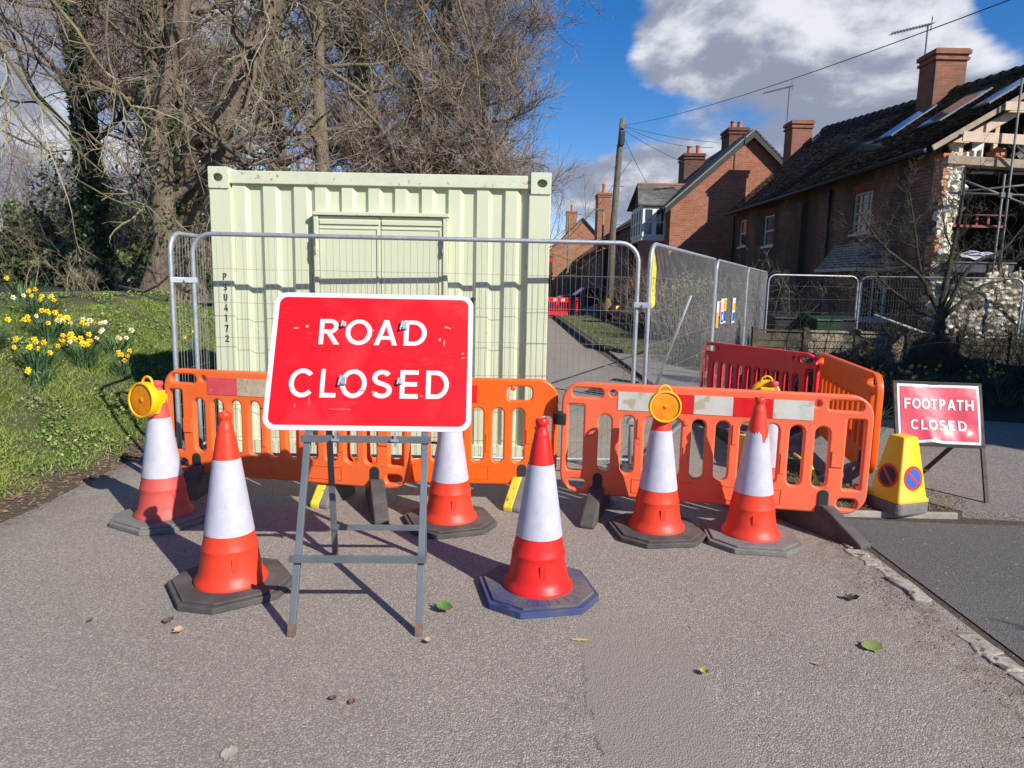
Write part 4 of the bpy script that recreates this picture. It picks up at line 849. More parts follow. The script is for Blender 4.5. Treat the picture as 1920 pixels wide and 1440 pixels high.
# ================================================================ SMALL LITTER ON THE ROAD
def leaf(label,x,y,rz,L,m,curl,cat='leaf',nm='fallen_leaf',wd=.5):
    n=10; vs=[];fs_=[]
    for i in range(n+1):
        u=i/n; w=L*wd*math.sin(math.pi*min(1,u*.97+.03))**.7*(.5+.12*math.sin(u*19)); X=(u-.5)*L; z=curl*L*(4*(u-.5)**2)
        vs+=[(X,-w,z+curl*w*1.5),(X,0,z),(X,w,z+curl*w*1.2)]
    for i in range(n): a=3*i; fs_+=[(a,a+1,a+4,a+3),(a+1,a+2,a+5,a+4)]
    mb=MB(); mb.add(vs,fs_); o=mb.build(nm,m); o.data.polygons.foreach_set('use_smooth',[True]*len(fs_)); o.location=(x,y,.012); o.rotation_euler=(R(8),R(-6),rz); tag(o,label,cat,'litter on the road')
    return o
leaf('crumpled green leaf lying right of the big sign frame',-.32,3.30,R(50),.075,M_leafgreen,.35,wd=1.3)
leaf('pale curled brown leaf left of the big sign frame',-1.52,3.02,R(-50),.055,M_leafbrown,.35,wd=1.0)
leaf('yellow-green leaf lying near the right-hand kerb',1.70,3.02,R(10),.10,mat('yellow_green_leaf',(.24,.27,.09),(.16,.22,.05),20,.5),.12,wd=.8)
leaf('dark leaf lying on its side near the granite setts',1.85,3.52,R(-20),.075,mat('dark_leaf',(.03,.035,.02),None,20,.5),.3,wd=.7)
leaf('small yellow leaf on the darker asphalt strip',.85,2.77,R(30),.035,mat('yellow_leaf',(.42,.34,.05),None,20,.5),.4,wd=1.2)
leaf('small beige leaf by the right foot of the sign frame',-.36,2.98,R(80),.035,M_leafbrown,.4,wd=1.2)
leaf('thin tan twig leaf right of the asphalt strip',1.38,2.86,R(-30),.05,M_leafbrown,.1,wd=.3)
leaf('brown leaf lying by the cracked base of the left cone',-1.62,3.12,R(10),.05,mat('dull_leaf',(.12,.08,.05),None,20,.6),.3,wd=1)
leaf('dark red-brown leaf low in the middle of the road',-.60,2.51,R(0),.025,mat('rust_leaf',(.22,.08,.04),None,20,.6),.2,wd=1.4)
leaf('dark brown leaf beside the red-brown one',-.68,2.53,R(40),.028,mat('dull_leaf',(.12,.08,.05)),.3,wd=1)
leaf('small dark brown leaf on the left side of the road',-1.99,3.11,R(0),.025,mat('dull_leaf',(.12,.08,.05)),.3,wd=1.4)
leaf('pale flat stone at the lower edge of the road',-.955,2.20,R(0),.06,mat('pale_stone',(.42,.36,.30),None,20,.8),.05,'stone','pale_stone',1)
o=leaf('short yellow crayon stub on the road right of the blue-based cone',.345,3.03,R(-12),.09,mat('yellow_stub',(.75,.50,.05),None,20,.5),.02,'stub','yellow_stub',.18)
# grit and straw along the kerb and by the left cone
n=2600; X=2.16+rng.normal(0,.09,n)-.05*np.abs(rng.normal(0,1,n)); Y=rng.uniform(1.6,4.9,n); k=(rng.uniform(0,1,n)<.3+.7*pn(X*3,Y,1.5))&(X<2.6); X=X[k];Y=Y[k]; n=len(X); s_=rng.uniform(.001,.0042,n)
base=np.array([[-1,-.8,0],[1,-1,0],[.9,1,0],[-1,.8,0],[0,.1,.9]]); V=np.stack([X,Y,np.full(n,.008)],-1)[:,None]+base[None]*s_[:,None,None]*rng.uniform(.5,1.4,(n,1,3))
i=np.arange(n)*5; F=np.concatenate([np.stack([i,i+1,i+4],-1),np.stack([i+1,i+2,i+4],-1),np.stack([i+2,i+3,i+4],-1),np.stack([i+3,i,i+4],-1)])
tag(npmesh('grit',V,F,mat('grit',(.27,.21,.15),(.16,.12,.085),30,.9,island=.5)),'brown grit and crumbs gathered along the kerb','grit',kind='stuff')
n=2600; X=rng.uniform(-3.2,2.2,n);Y=rng.uniform(2.0,8,n); s_=rng.uniform(.001,.0035,n); V=np.stack([X,Y,np.full(n,.006)],-1)[:,None]+base[None]*s_[:,None,None]*rng.uniform(.5,1.4,(n,1,3)); i=np.arange(n)*5; F=np.concatenate([np.stack([i,i+1,i+4],-1),np.stack([i+1,i+2,i+4],-1),np.stack([i+2,i+3,i+4],-1),np.stack([i+3,i,i+4],-1)])
tag(npmesh('loose_chippings',V,F,mat('chippings',(.42,.37,.31),(.2,.17,.14),30,.9,island=.6)),'tiny loose pale chippings scattered on the road','chippings',kind='stuff')
n=2200; X=-3.52+rng.normal(0,.10,n);Y=rng.uniform(3,9,n); s_=rng.uniform(.004,.014,n); V=np.stack([X,Y,zb(X,Y)+.008],-1)[:,None]+base[None]*s_[:,None,None]*rng.uniform(.5,1.4,(n,1,3)); i=np.arange(n)*5; F=np.concatenate([np.stack([i,i+1,i+4],-1),np.stack([i+1,i+2,i+4],-1),np.stack([i+2,i+3,i+4],-1),np.stack([i+3,i,i+4],-1)])
tag(npmesh('leaf_litter',V,F,mat('leaf_litter',(.20,.13,.08),(.10,.07,.045),30,.9,island=.5)),'brown leaf litter along the foot of the grass bank','leaf litter',kind='stuff')
# ================================================================ TREES
def unit(a): return a/(np.linalg.norm(a,axis=-1,keepdims=True)+1e-9)
def sprout(P,rad,n,per,len0,lenv,ratio,ang,trop,wig,t0,t1,rmin,rmax=9,out=None,rg=rng):
    """vectorised side branches: per children on each parent polyline P[N,m,3]"""
    N,m_,_=P.shape; Tn=unit(np.gradient(P,axis=1)); t=rg.uniform(t0,t1,(N,per)); f=t*(m_-1); i=np.clip(f.astype(int),0,m_-2); fr=(f-i)[...,None]
    ii=np.arange(N)[:,None]; base=P[ii,i]*(1-fr)+P[ii,i+1]*fr; dirp=Tn[ii,i]; rb=(rad[ii,i]*(1-fr[...,0])+rad[ii,i+1]*fr[...,0])
    rd=unit(rg.normal(size=(N,per,3))); rd=unit(rd-dirp*(rd*dirp).sum(-1,keepdims=True))
    a=R(1)*rg.normal(ang,ang*.25,(N,per))[...,None]; d0=dirp*np.cos(a)+rd*np.sin(a)
    L=len0*rg.uniform(1-lenv,1+lenv,(N,per))*(1.15-.55*t); base=base.reshape(-1,3);d=unit(d0.reshape(-1,3));L=L.ravel();r0=np.clip(np.minimum(rb.ravel()*ratio,rmax),rmin,None)
    Q=np.zeros((len(L),n,3)); Q[:,0]=base; st=L/(n-1); tr=np.array(trop)
    for k in range(1,n):
        d=unit(d+rg.normal(size=d.shape)*wig+tr[None]*(1.0/(n-1))); Q[:,k]=Q[:,k-1]+d*st[:,None]
    rr_=np.clip(r0[:,None]*np.linspace(1,.35,n)[None]**1.0,rmin*.55,None)
    return Q,rr_
def poly(pts,n):
    """smooth resample of hand-set (x,y,z,r) points"""
    A=np.array(pts,float); s=np.concatenate([[0],np.cumsum(np.linalg.norm(np.diff(A[:,:3],axis=0),axis=1))]); u=np.linspace(0,s[-1],n); B=np.stack([np.interp(u,s,A[:,k]) for k in range(4)],1)
    for _ in range(2): B[1:-1]=B[1:-1]*.5+(B[:-2]+B[2:])*.25
    return B
def ivy(pts,dens,m,parent,name='ivy',spread=1.35,size=.05,rg=rng):
    B=poly(pts,24); n=int(dens); t=rg.uniform(0,23,n); i=np.clip(t.astype(int),0,22); f=(t-i)[:,None]; c=B[i]*(1-f)+B[i+1]*f
    a=rg.uniform(0,2*np.pi,n); keep=(np.sin(c[:,2]*2.1+a*2)+rg.normal(0,.6,n))>-.5; rad=c[:,3]*spread*rg.uniform(.8,1.25,n)+.02
    X=c[:,:3]+np.stack([np.cos(a)*rad,np.sin(a)*rad,rg.normal(0,.03,n)],-1); X=X[keep]
    return leaves(name,X,size,m,parent,rg)
def leaves(name,X,size,m,parent=None,rg=rng,asp=.75):
    n=len(X); u=unit(rg.normal(size=(n,3))); w=unit(np.cross(u,rg.normal(size=(n,3)))); s=size*rg.uniform(.6,1.3,(n,1))
    V=np.stack([X-u*s,X-w*s*asp*.6,X+u*s,X+w*s*asp*.6],1); i=np.arange(n)*4; return npmesh(name,V,np.stack([i,i+1,i+2,i+3],-1),m,parent)
def tree(nm,label,trunks,limbspec,m,mt,group=None,ivyd=0,loc=(0,0,0),twk=1.0,seed=1,cat='tree',ivysize=.05,ivyidx=(0,)):
    """trunks: hand-set polylines in metres about the base; the first is the trunk"""
    rg=np.random.default_rng(seed); t=thing(nm,label,cat,loc,0,group)
    polys=[poly(p,20) for p in trunks]
    bat=[]
    for p in polys:
        w=rg.normal(0,.02,(20,3))*p[:,3:4]*3; w[0]=0; bat.append((p[None,:,:3]+w[None],(p[None,:,3]*(1+rg.normal(0,.035,20))),14))
    V,F=np_tubes(bat); npmesh('trunk',V,F,m,t,True)
    P=np.stack([p[:,:3] for p in polys]);Rd=np.stack([p[:,3] for p in polys])
    lm=limbspec
    L1,R1=sprout(P,Rd,9,lm['n1'],lm['l1'],.35,.42,lm.get('a1',58),lm.get('tr1',(0,0,.25)),.13,lm.get('t0',.25),1,.022*lm.get('th',1),.10,rg=rg)
    L2,R2=sprout(L1,R1,8,lm['n2'],lm['l2'],.4,.55,48,lm.get('tr2',(0,0,.2)),.20,.12,1,.011*lm.get('th',1),rg=rg)
    L3,R3=sprout(L2,R2,7,lm['n3'],lm['l3'],.45,.6,46,lm.get('tr3',(0,0,.25)),.22,.08,1,.0062*lm.get('th',1),rg=rg)
    L4,R4=sprout(L3,R3,5,lm['n4'],lm['l4'],.5,.7,40,lm.get('tr4',(0,0,.3)),.22,.08,1,.0040*twk,rg=rg)
    V,F=np_tubes([(L1,R1,7),(L2,R2,5)]); limb=npmesh('limbs',V,F,m,t,True)
    V,F=np_tubes([(L3,R3,4),(L4,R4,3)]); npmesh('crown',V,F,mt,t,False)
    if ivyd:
        for q in ivyidx: ivy(trunks[q],ivyd,M_ivy,t,size=ivysize,rg=rg)
    return t
def rel(pts,b): return [(x-b[0],y-b[1],z-b[2],r) for x,y,z,r in pts]
b=(-6.54,12.9,1.15)
tree('bare_tree','large bare tree with ivied foot and two upright forks, left of the container',
 [rel([(-6.54,12.9,1.1,.46),(-6.5,12.9,1.35,.33),(-6.43,12.9,1.82,.25),(-6.36,12.9,2.49,.21),(-6.4,12.9,3.34,.195),(-6.44,12.9,3.99,.185),(-6.47,12.9,4.49,.17),(-6.5,12.95,5.2,.135),(-6.55,13,6.0,.115),(-6.7,13.1,8.2,.09)],b),
  rel([(-6.45,12.9,4.3,.18),(-6.2,12.85,4.99,.15),(-5.98,12.8,5.71,.14),(-5.79,12.8,6.42,.13),(-5.6,12.8,7.3,.11),(-5.3,12.8,9,.07)],b)],
 dict(n1=6,l1=2.6,n2=6,l2=1.4,n3=5,l3=.75,n4=3,l4=.4,t0=.2,th=.8,tr1=(-.1,-.25,.0),tr2=(0,-.15,-.15),tr3=(0,0,-.25)),M_barkred,M_twigo,'bare trees on the bank',2600,b,seed=3)
b=(-6.48,13.6,1.2)
tree('bare_tree','leaning reddish-barked tree whose thick trunk slants up to the right behind the container',
 [rel([(-6.45,13.6,1.1,.55),(-6.5,13.6,1.5,.33),(-6.55,13.6,1.93,.27),(-6.39,13.6,2.64,.245),(-6.13,13.6,3.34,.26),(-5.8,13.6,3.94,.25),(-5.47,13.6,4.58,.25),(-5.14,13.6,5.3,.235),(-4.82,13.6,5.96,.225),(-4.56,13.6,6.61,.21),(-4.1,13.6,8.2,.17)],b),
  rel([(-6.2,13.5,3.3,.16),(-6.12,13.45,4.11,.09),(-6.17,13.4,4.68,.08),(-6.34,13.4,5.24,.075),(-6.46,13.4,5.71,.07),(-6.58,13.4,6.9,.05)],b),
  rel([(-5.75,13.5,4.2,.13),(-5.95,13.4,4.7,.09),(-6.16,13.4,4.78,.08),(-6.66,13.4,4.77,.08),(-7.2,13.3,4.85,.06),(-7.9,13.1,5.2,.04)],b),
  rel([(-6.1,13.5,3.9,.12),(-5.9,13.3,4.22,.08),(-5.69,13.2,4.15,.075),(-5.3,13.1,3.84,.065),(-4.71,13.0,3.7,.05),(-4.0,12.9,3.8,.03)],b)],
 dict(n1=5,l1=2.3,n2=5,l2=1.3,n3=5,l3=.7,n4=3,l4=.38,t0=.35,th=.8,tr1=(.2,-.2,.1),tr2=(0,-.1,0)),M_barkred,M_twig,'bare trees on the bank',1600,b,seed=5)
# background grove: individual trunks at growing distance
def gen_trunk(h,r,lean,rg):
    n=7; pts=[]; x=y=0; 
    for i in range(n):
        u=i/(n-1); pts.append((x,y,h*u,r*(1.5 if i==0 else 1)*(1-.8*u))); x+=lean[0]*h/n+rg.normal(0,.12); y+=rg.normal(0,.1)
    return pts
protos=[]
specs=[dict(n1=22,l1=3.6,n2=7,l2=2.0,n3=5,l3=1.1,n4=4,l4=.6,t0=.22,th=.85),
       dict(n1=18,l1=3.2,n2=7,l2=1.8,n3=5,l3=1.0,n4=4,l4=.55,t0=.2,th=.85,tr1=(0,0,.6)),
       dict(n1=24,l1=4.0,n2=7,l2=2.1,n3=5,l3=1.1,n4=4,l4=.55,t0=.16,th=.8,a1=70,tr1=(0,0,.1))]
lab=['tall bare tree with olive-brown twigs far behind the left bank','slender dark-trunked bare tree wrapped in ivy on the left','wide bare tree with ruddy twigs behind the container']
mm=[(M_bark,M_twigo),(M_barkdark,M_twigr),(M_bark,M_twig)]
# (kind, x, y, rot, scale, what sets it apart)
grove=[(1,-9.3,15.5,.3,.95,'dark ivied tree at the far left edge beyond the earth path'),
(1,-9.0,18.5,1.7,.9,'dark ivied tree second from the left edge beyond the path'),
(1,-8.3,17.4,2.9,.85,'dark ivied tree just left of the big forked tree'),
(0,-12.5,21,.8,1.1,'tall brown tree at the left edge, behind the dark ivied ones'),
(0,-11.4,25,2.2,1.1,'tall brown tree behind the dark ivied trees'),
(2,-7.9,23,4.0,1.05,'bare tree directly behind the big forked tree'),
(0,-14.5,30,1.1,1.2,'far tall bare tree at the left, deep in the grove'),
(2,-10.5,33,5.1,1.2,'far wide bare tree deep behind the forked tree'),
(0,-5.2,19.5,3.5,.95,'bare tree rising behind the left half of the container roof'),
(2,-3.0,21.5,.5,1.0,'bare tree rising behind the middle of the container roof'),
(1,-5.9,26,4.4,1.15,'darker slender tree behind the left half of the container'),
(0,-3.9,30,2.6,1.2,'far bare tree behind the middle of the container')]
for k in range(3):
    rg=np.random.default_rng(20+k); tr=gen_trunk(13.5,(.26,.20,.30)[k],((.0,0),(.01,0),(.0,0))[k],rg)
    protos.append(tree('bare_tree',lab[k],[tr],specs[k],mm[k][0],mm[k][1],'bare trees of the grove behind',(0,9000,0)[k],twk=1.5,seed=30+k,ivysize=.085))
used=set()
for kd,x,y,rz,sc,lb in grove:
    z=float(zb(x,y))-.1; o=protos[kd]
    if kd in used: o=copy_thing(o,lb,(x,y,z),rz,sc)
    else: used.add(kd); o.location=(x,y,z); o.rotation_euler=(0,0,rz); o.scale=(sc,)*3; o['label']=lb
# the dense round crown behind the right half of the container
rg=np.random.default_rng(77)
tr=[(0,0,0,.4),(.1,0,2,.3),(0,0,4,.26),(.2,0,6,.22),(.3,0,8,.18),(.3,0,10.5,.1),(.3,0,13,.05)]
tree('bare_tree','dense round-crowned bare tree against the blue sky, behind the right half of the container',[tr,[(0,0,2,.18),(.8,-.2,3.6,.13),(1.25,-.2,5.2,.10),(1.45,0,7.4,.07),(1.5,0,9.5,.04)],[(0,0,1.6,.22),(-.9,0,3.4,.17),(-1.6,.2,5.4,.13),(-2.1,0,8,.09),(-2.4,0,10.5,.05)]],
 dict(n1=30,l1=2.3,n2=8,l2=1.25,n3=8,l3=.75,n4=5,l4=.48,t0=.02,a1=66,tr1=(0,0,.25),tr2=(0,0,.35),tr3=(0,0,.6),tr4=(0,0,.7)),M_bark,M_twig,'bare trees of the grove behind',0,(-2.35,20.5,0),twk=1.45,seed=8)
# arching lichened branches in front of the grove, all of one overhanging tree on the left
def free_branches(nm,label,lines,m,mt,per=9,l=.9,group=None,tr=(0,0,-.3),seed=4,cat='branch',n2=5,l2=.45,n3=4,l3=.22):
    rg=np.random.default_rng(seed); t=thing(nm,label,cat,lines[0][0][:3],0,group); b=lines[0][0]
    ps=[poly([(x-b[0],y-b[1],z-b[2],r*.62) for x,y,z,r in q],16) for q in lines]
    for p in ps:
        P=p[None,:,:3]+rg.normal(0,.012,(1,16,3)); Q=p[None,:,3]
        V,F=np_tubes([(P,Q,6)]); bo=npmesh('bough',V,F,m,t,True)
        L2,R2=sprout(P,Q,8,per,l,.4,.6,42,tr,.16,.1,1,.006,rg=rg); L3,R3=sprout(L2,R2,6,n2,l2,.4,.6,42,tr,.18,.1,1,.0042,rg=rg); L4,R4=sprout(L3,R3,5,n3,l3,.4,.7,42,(0,0,0),.2,.1,1,.003,rg=rg)
        V,F=np_tubes([(L2,R2,5),(L3,R3,4),(L4,R4,3)]); npmesh('twigs',V,F,mt,bo)
    return t
lt=[[(-9.6,10.5,6.6,.10),(-8.2,9.8,6.2,.07),(-7.0,9.2,5.3,.05),(-6.25,9.0,4.26,.035),(-6.03,9.0,3.76,.028),(-5.66,9.0,3.32,.022),(-5.2,9,2.9,.015)],
    [(-9.6,10.5,6.6,.10),(-8.0,9.5,6.4,.06),(-6.3,9,5.6,.045),(-5.62,9.0,4.88,.038),(-5.38,9.0,4.58,.034),(-5.2,9.0,4.28,.030),(-4.96,9.0,3.84,.026),(-4.7,9.0,3.6,.02)],
    [(-9.6,10.5,6.6,.09),(-7.6,9.6,5.3,.05),(-6.4,9,3.9,.03),(-5.9,9,3.05,.02),(-5.3,9,2.6,.015),(-4.7,9,2.45,.01)],
    [(-9.6,10.5,6.6,.09),(-8,9.6,5.0,.045),(-7.2,9.3,4.0,.03),(-6.5,9.2,3.3,.022),(-5.8,9.1,3.1,.015),(-5.1,9.0,3.3,.01)]]
free_branches('overhanging_branch','yellow-lichened drooping branches reaching in from the upper left',lt,M_lichen,M_twigo,per=8,l=1.5,seed=9)
lt=[[(-4.3,11,7.6,.06),(-3.9,11,6.6,.04),(-3.75,11,5.5,.03),(-3.9,11,4.4,.02),(-4.1,11,3.6,.012)],
    [(-4.3,11,7.6,.06),(-4.6,11,6.2,.035),(-5.0,11,5.0,.025),(-5.1,11,3.9,.018),(-4.8,11,2.9,.012)],
    [(-4.3,11,7.6,.06),(-5.6,10.6,6.4,.035),(-6.0,10.5,5.0,.025),(-5.6,10.5,3.6,.018),(-5.0,10.5,2.4,.012)]]
free_branches('overhanging_branch','thin grey branches hanging in front of the leaning trunk',lt,M_bark,M_twig,per=7,l=1.1,seed=10)
lt=[[(-1.2,14,8.3,.05),(-1.3,14,7.2,.04),(-.9,14,6.3,.03),(-.75,14,5.5,.022),(-.7,14,4.7,.012)],
    [(-1.2,14,8.3,.05),(-2.2,14,7.4,.035),(-1.7,14,6.4,.025),(-1.0,14,5.7,.018),(-.4,14,5.3,.01)],
    [(-2.2,14.5,8.2,.05),(-2.7,14.5,7.0,.035),(-2.3,14.5,5.9,.025),(-1.9,14.5,5.3,.018),(-1.9,14.5,4.6,.01)]]
free_branches('overhanging_branch','long pale branches hanging before the round crown, with yellow lichen',lt,M_lichen,M_twig,per=5,l=1.0,seed=11,n2=4)
lt=[[(.15,14,8.2,.022),(.24,14,7.5,.016),(.455,14,6.85,.012),(.67,14,6.39,.008),(1.14,14,6.02,.004)],[(.9,14,8.2,.014),(1.15,14,7.4,.010),(1.2,14,7.0,.007),(1.5,14,6.75,.003),(1.6,14,6.65,.002)]]
free_branches('overhanging_branch','bare twigs dangling against the blue sky at the top, beside the round crown',lt,M_barkdark,M_twigr,per=6,l=.42,seed=12,n2=3,l2=.2,n3=2,l3=.1)
# low scrub and evergreen bushes of the understorey
def bush(nm,label,loc,size,n,m,leaf=.05,group=None,seed=1,stems=14,ms=None):
    rg=np.random.default_rng(seed); t=thing(nm,label,'bush',loc,0,group); sx_,sy_,sz_=size
    k=26; cc=rg.normal(size=(k,3)); cc=unit(cc)*rg.uniform(.35,.85,(k,1)); cc[:,2]=np.abs(cc[:,2]); rad=rg.uniform(.18,.42,k)
    w=rg.integers(0,k,n); p=cc[w]+unit(rg.normal(size=(n,3)))*(rad[w]*rg.uniform(.5,1,n)**.5)[:,None]; X=p*np.array([sx_,sy_,sz_]); X=X[X[:,2]>-.02]
    st=[]; 
    for i in range(stems):
        q=cc[i%k]*np.array([sx_,sy_,sz_]); st.append([(0.15*q[0],.15*q[1],-.1,.03),(.5*q[0],.5*q[1],q[2]*.55,.02),(q[0],q[1],q[2],.008)])
    ps=[poly(s_,6) for s_ in st]; V,F=np_tubes([(np.stack([p_[:,:3] for p_ in ps]),np.stack([p_[:,3] for p_ in ps]),5)]); npmesh('stems',V,F,ms or M_barkdark,t)
    leaves('foliage',X,leaf,m,t,rg); return t
und=[(-8.7,17.2,1.5,1.3),(-7.6,15.6,.9,.6),(-13.5,24,4.2,4.6),(-10.2,22,3.0,2.6),(-7.2,28,4.5,3.8),(-16,34,6,7),(-9,38,6,6),(-2.5,34,5,4.4),(-12.5,18.5,2.2,2.0)]
for i,(x,y,w,h) in enumerate(und):
    bush('undergrowth_bush',['green lit bush between the dark trunks, just beyond the path','small green bush at the foot of the forked tree','dark evergreen thicket at the left behind the trunks','low green bush between the dark trunks','dark bush behind the leaning tree','tall dark evergreen mass at the far left','far dark evergreen mass behind the forked tree','dark thicket behind the container','small dark bush at the left edge of the path'][i],(x,y,float(zb(x,y))),(w,w*.7,h),int(9000+900*w),(M_bushleaf,M_bushleaf,M_everg,M_bushleaf,M_everg,M_everg,M_everg,M_everg,M_bushleaf)[i],.10,'bushes of the grove',40+i)
# thin woody scrub (brown haze of stems)
def scrub(label,x0,x1,y0,y1,h,n,m,seed,nm='bare_scrub',z=None,spread=.35,tagk='stuff',r=.007):
    rg=np.random.default_rng(seed); X=rg.uniform(x0,x1,n);Y=rg.uniform(y0,y1,n); Z=zb(X,Y) if z is None else np.full(n,z)
    P=np.zeros((n,6,3)); P[:,0]=np.stack([X,Y,Z-.05],-1); d=unit(np.stack([rg.normal(0,spread,n),rg.normal(0,spread,n),np.ones(n)],-1)); L=h*rg.uniform(.5,1.2,n)/5
    for k in range(1,6): d=unit(d+rg.normal(0,.16,(n,3))); P[:,k]=P[:,k-1]+d*L[:,None]
    rd=np.linspace(1,.3,6)[None]*rg.uniform(.7,1.3,(n,1))*r; A,Ar=sprout(P,rd,5,5,h*.35,.5,.7,45,(0,0,.2),.2,.2,1,r*.45,rg=rg)
    B_,Br=sprout(A,Ar,4,4,h*.16,.5,.7,45,(0,0,0),.2,.2,1,r*.35,rg=rg); V,F=np_tubes([(P,rd,4),(A,Ar,3),(B_,Br,3)]); o=npmesh(nm,V,F,m); tag(o,label,'scrub',kind=tagk); return o
scrub('tangled bare scrub between the trunks of the grove',-13,-2.5,16.5,27,2.8,420,M_twig,61)
scrub('low dead brambles beyond the earth path',-9.5,-8.2,13.5,17.5,.7,90,M_twigo,62)
scrub('far brown mass of bare woodland behind the grove',-30,-1,30,46,9,420,M_twig,63,nm='far_woodland',spread=.5,r=.03)
# fallen trunk / branch by the path
mb=MB(); mb.tube([(-6.9,12.2,1.45),(-6.3,11.9,1.38),(-5.9,11.6,1.5),(-5.2,11.3,2.0),(-4.9,11.2,2.5)],[.03,.028,.024,.016,.01],6); tag(mb.build('fallen_branch',M_bark,smooth=True),'long thin fallen branch arching up beside the foot of the forked tree','branch')
# ================================================================ DAFFODILS
def daff_flower(pale=False):
    mb=MB()
    for k in range(6):
        a=2*math.pi*k/6; ca,sa=math.cos(a),math.sin(a)
        def P(r,s,z): return (r*ca-s*sa,r*sa+s*ca,z)
        mb.add([P(.006,-.005,0),P(.024,-.013,.004),P(.040,0,-.003),P(.024,.013,.004),P(.006,.005,0)],[(0,1,2,3,4)])
    q=MB(); q.lathe([(.007,0),(.010,.012),(.013,.022),(.0175,.028)],12)
    return mb,q
DFL=[daff_flower(),daff_flower()]
def flower(parent,p,face,pale,size=1):
    M_=Matrix.Translation(p)@Vector(face).to_track_quat('Z','Y').to_matrix().to_4x4()@Matrix.Scale(size,4)
    a,b_=DFL[0]; x=MB(); x.M=M_; x.add(a.v,a.f); f=x.build('flower',M_petalw if pale else M_petal,parent); x=MB(); x.M=M_; x.add(b_.v,b_.f); x.build('trumpet',M_petal if pale else M_trump,f); return f
def clump(label,x,y,n,flw,rad=.16,h=.34,cat='daffodils',z=None,seed=1,size=.82,group='clumps of daffodils on the bank',lm=None):
    if z is not None: size=.7
    rg=np.random.default_rng(seed); z0=float(zb(x,y)) if z is None else z; t=thing('daffodil_clump',label,cat,(x,y,z0),0,group)
    X=rg.normal(0,rad*.3,n);Y=rg.normal(0,rad*.3,n); a=np.arctan2(Y,X)+rg.normal(0,.5,n); ln=rg.uniform(.2,.85,n)*h; hh=h*rg.uniform(.7,1.1,n); P=np.zeros((n,5,3))
    for k,u in enumerate((0,.25,.5,.75,1)): P[:,k]=np.stack([X+np.cos(a)*ln*u**1.6,Y+np.sin(a)*ln*u**1.6,hh*u*(1-.12*u*(ln/h))-.01],-1)
    w=np.array([.0045,.0055,.0055,.0045,.001])*1.15; s=np.stack([-np.sin(a),np.cos(a),0*a],-1)*1.0; V=np.stack([P-s[:,None]*w[None,:,None],P+s[:,None]*w[None,:,None]],2).reshape(n,10,3); i=np.arange(n)*10; F=np.concatenate([np.stack([i+2*k,i+2*k+1,i+2*k+3,i+2*k+2],-1) for k in range(4)])
    npmesh('leaves',V,F,M_daffleaf,t)
    sb=MB(); pos=[]
    for (dx,dz,dy,pale) in flw:
        top=Vector((dx,dy,dz)); sb.tube([(dx*.2,dy*.2,0),(dx*.7,dy*.7,dz*.6),(dx,dy+.02,dz-.0)],.0028,4,False); pos.append((top,pale))
    sb.build('flower_stalks',M_daffleaf,t)
    for top,pale in pos: flower(t,top,(rg.normal(.15,.35),-1,rg.normal(.05,.22)),pale,size*rg.uniform(.85,1.15))
    return t
def F_(n,rg,sp,h,pale=0):
    n=int(n*1.5+.5) if n>2 else n
    return [(rg.uniform(-sp,sp),h*rg.uniform(.72,1.18),rg.uniform(-sp*.6,sp*.3),rg.uniform(0,1)<pale) for _ in range(n)]
r_=np.random.default_rng(5)
# positions worked out from where each clump stands on the bank
for i,(x,y,n,k,sp,h,pale,lb) in enumerate([
 (-4.94,7.13,130,6,.20,.30,0,'big clump of yellow daffodils in the middle of the left group'),
 (-5.32,6.98,110,8,.22,.34,0,'clump of yellow daffodils at the very left edge of the picture'),
 (-5.20,7.75,110,9,.22,.30,.12,'clump of yellow daffodils right of the big middle clump'),
 (-4.76,7.65,120,12,.22,.29,.05,'dense flowered clump of yellow daffodils, rightmost of the main group'),
 (-5.62,8.25,130,6,.26,.34,.1,'tall leafy daffodil clump near the top of the bank with one high flower'),
 (-5.15,8.35,80,8,.26,.27,.7,'clump of pale cream narcissi behind the yellow ones'),
 (-4.80,8.35,60,6,.20,.26,.9,'small clump of pale narcissi at the right end of the group'),
 (-4.42,7.85,60,4,.12,.25,0,'small low clump of yellow daffodils nearer the fence'),
 (-4.75,6.85,60,2,.12,.2,0,'short clump with two yellow flowers below the big clump'),
 (-4.80,10.3,24,2,.08,.25,0,'two yellow daffodils seen through the mesh fence'),
 (-6.15,8.75,80,1,.2,.34,0,'tall leafy clump with a single high yellow flower at the crest')]):
    clump(lb,x,y,n,F_(k,r_,sp,h,pale),rad=.20,h=h*.95,seed=70+i)
# celandines and violets dotting the grass
n=90; X,Y=scatter(n,-6.4,-3.6,3.8,9,lambda X,Y:pn(X,Y,2.4)>.62); Z=zb(X,Y)+rng.uniform(.04,.08,len(X)); N=len(X); a=np.linspace(0,2*np.pi,7)[:-1]
base=np.concatenate([np.stack([np.cos(a)*.010,np.sin(a)*.010,0*a],-1)]); V=np.stack([X,Y,Z],-1)[:,None]+base[None]; i=np.arange(N)*6
tag(npmesh('celandine_flowers',V,np.stack([i+q for q in range(6)],-1),mat('celandine_yellow',(.80,.70,.02),None,5,.4)),'tiny yellow celandines dotted through the grass of the bank','wild flowers',kind='stuff')
n=60; X,Y=scatter(n,-6.0,-3.7,5,11,lambda X,Y:pn(X+2,Y,1.9)>.6); Z=zb(X,Y)+rng.uniform(.05,.1,len(X)); N=len(X); V=np.stack([X,Y,Z],-1)[:,None]+base[None]*.9+rng.normal(0,.004,(N,6,3)); i=np.arange(N)*6
tag(npmesh('violet_flowers',V,np.stack([i+q for q in range(6)],-1),mat('violet_blue',(.10,.10,.40),None,5,.5)),'small blue-violet flowers in the grass of the bank','wild flowers',kind='stuff')
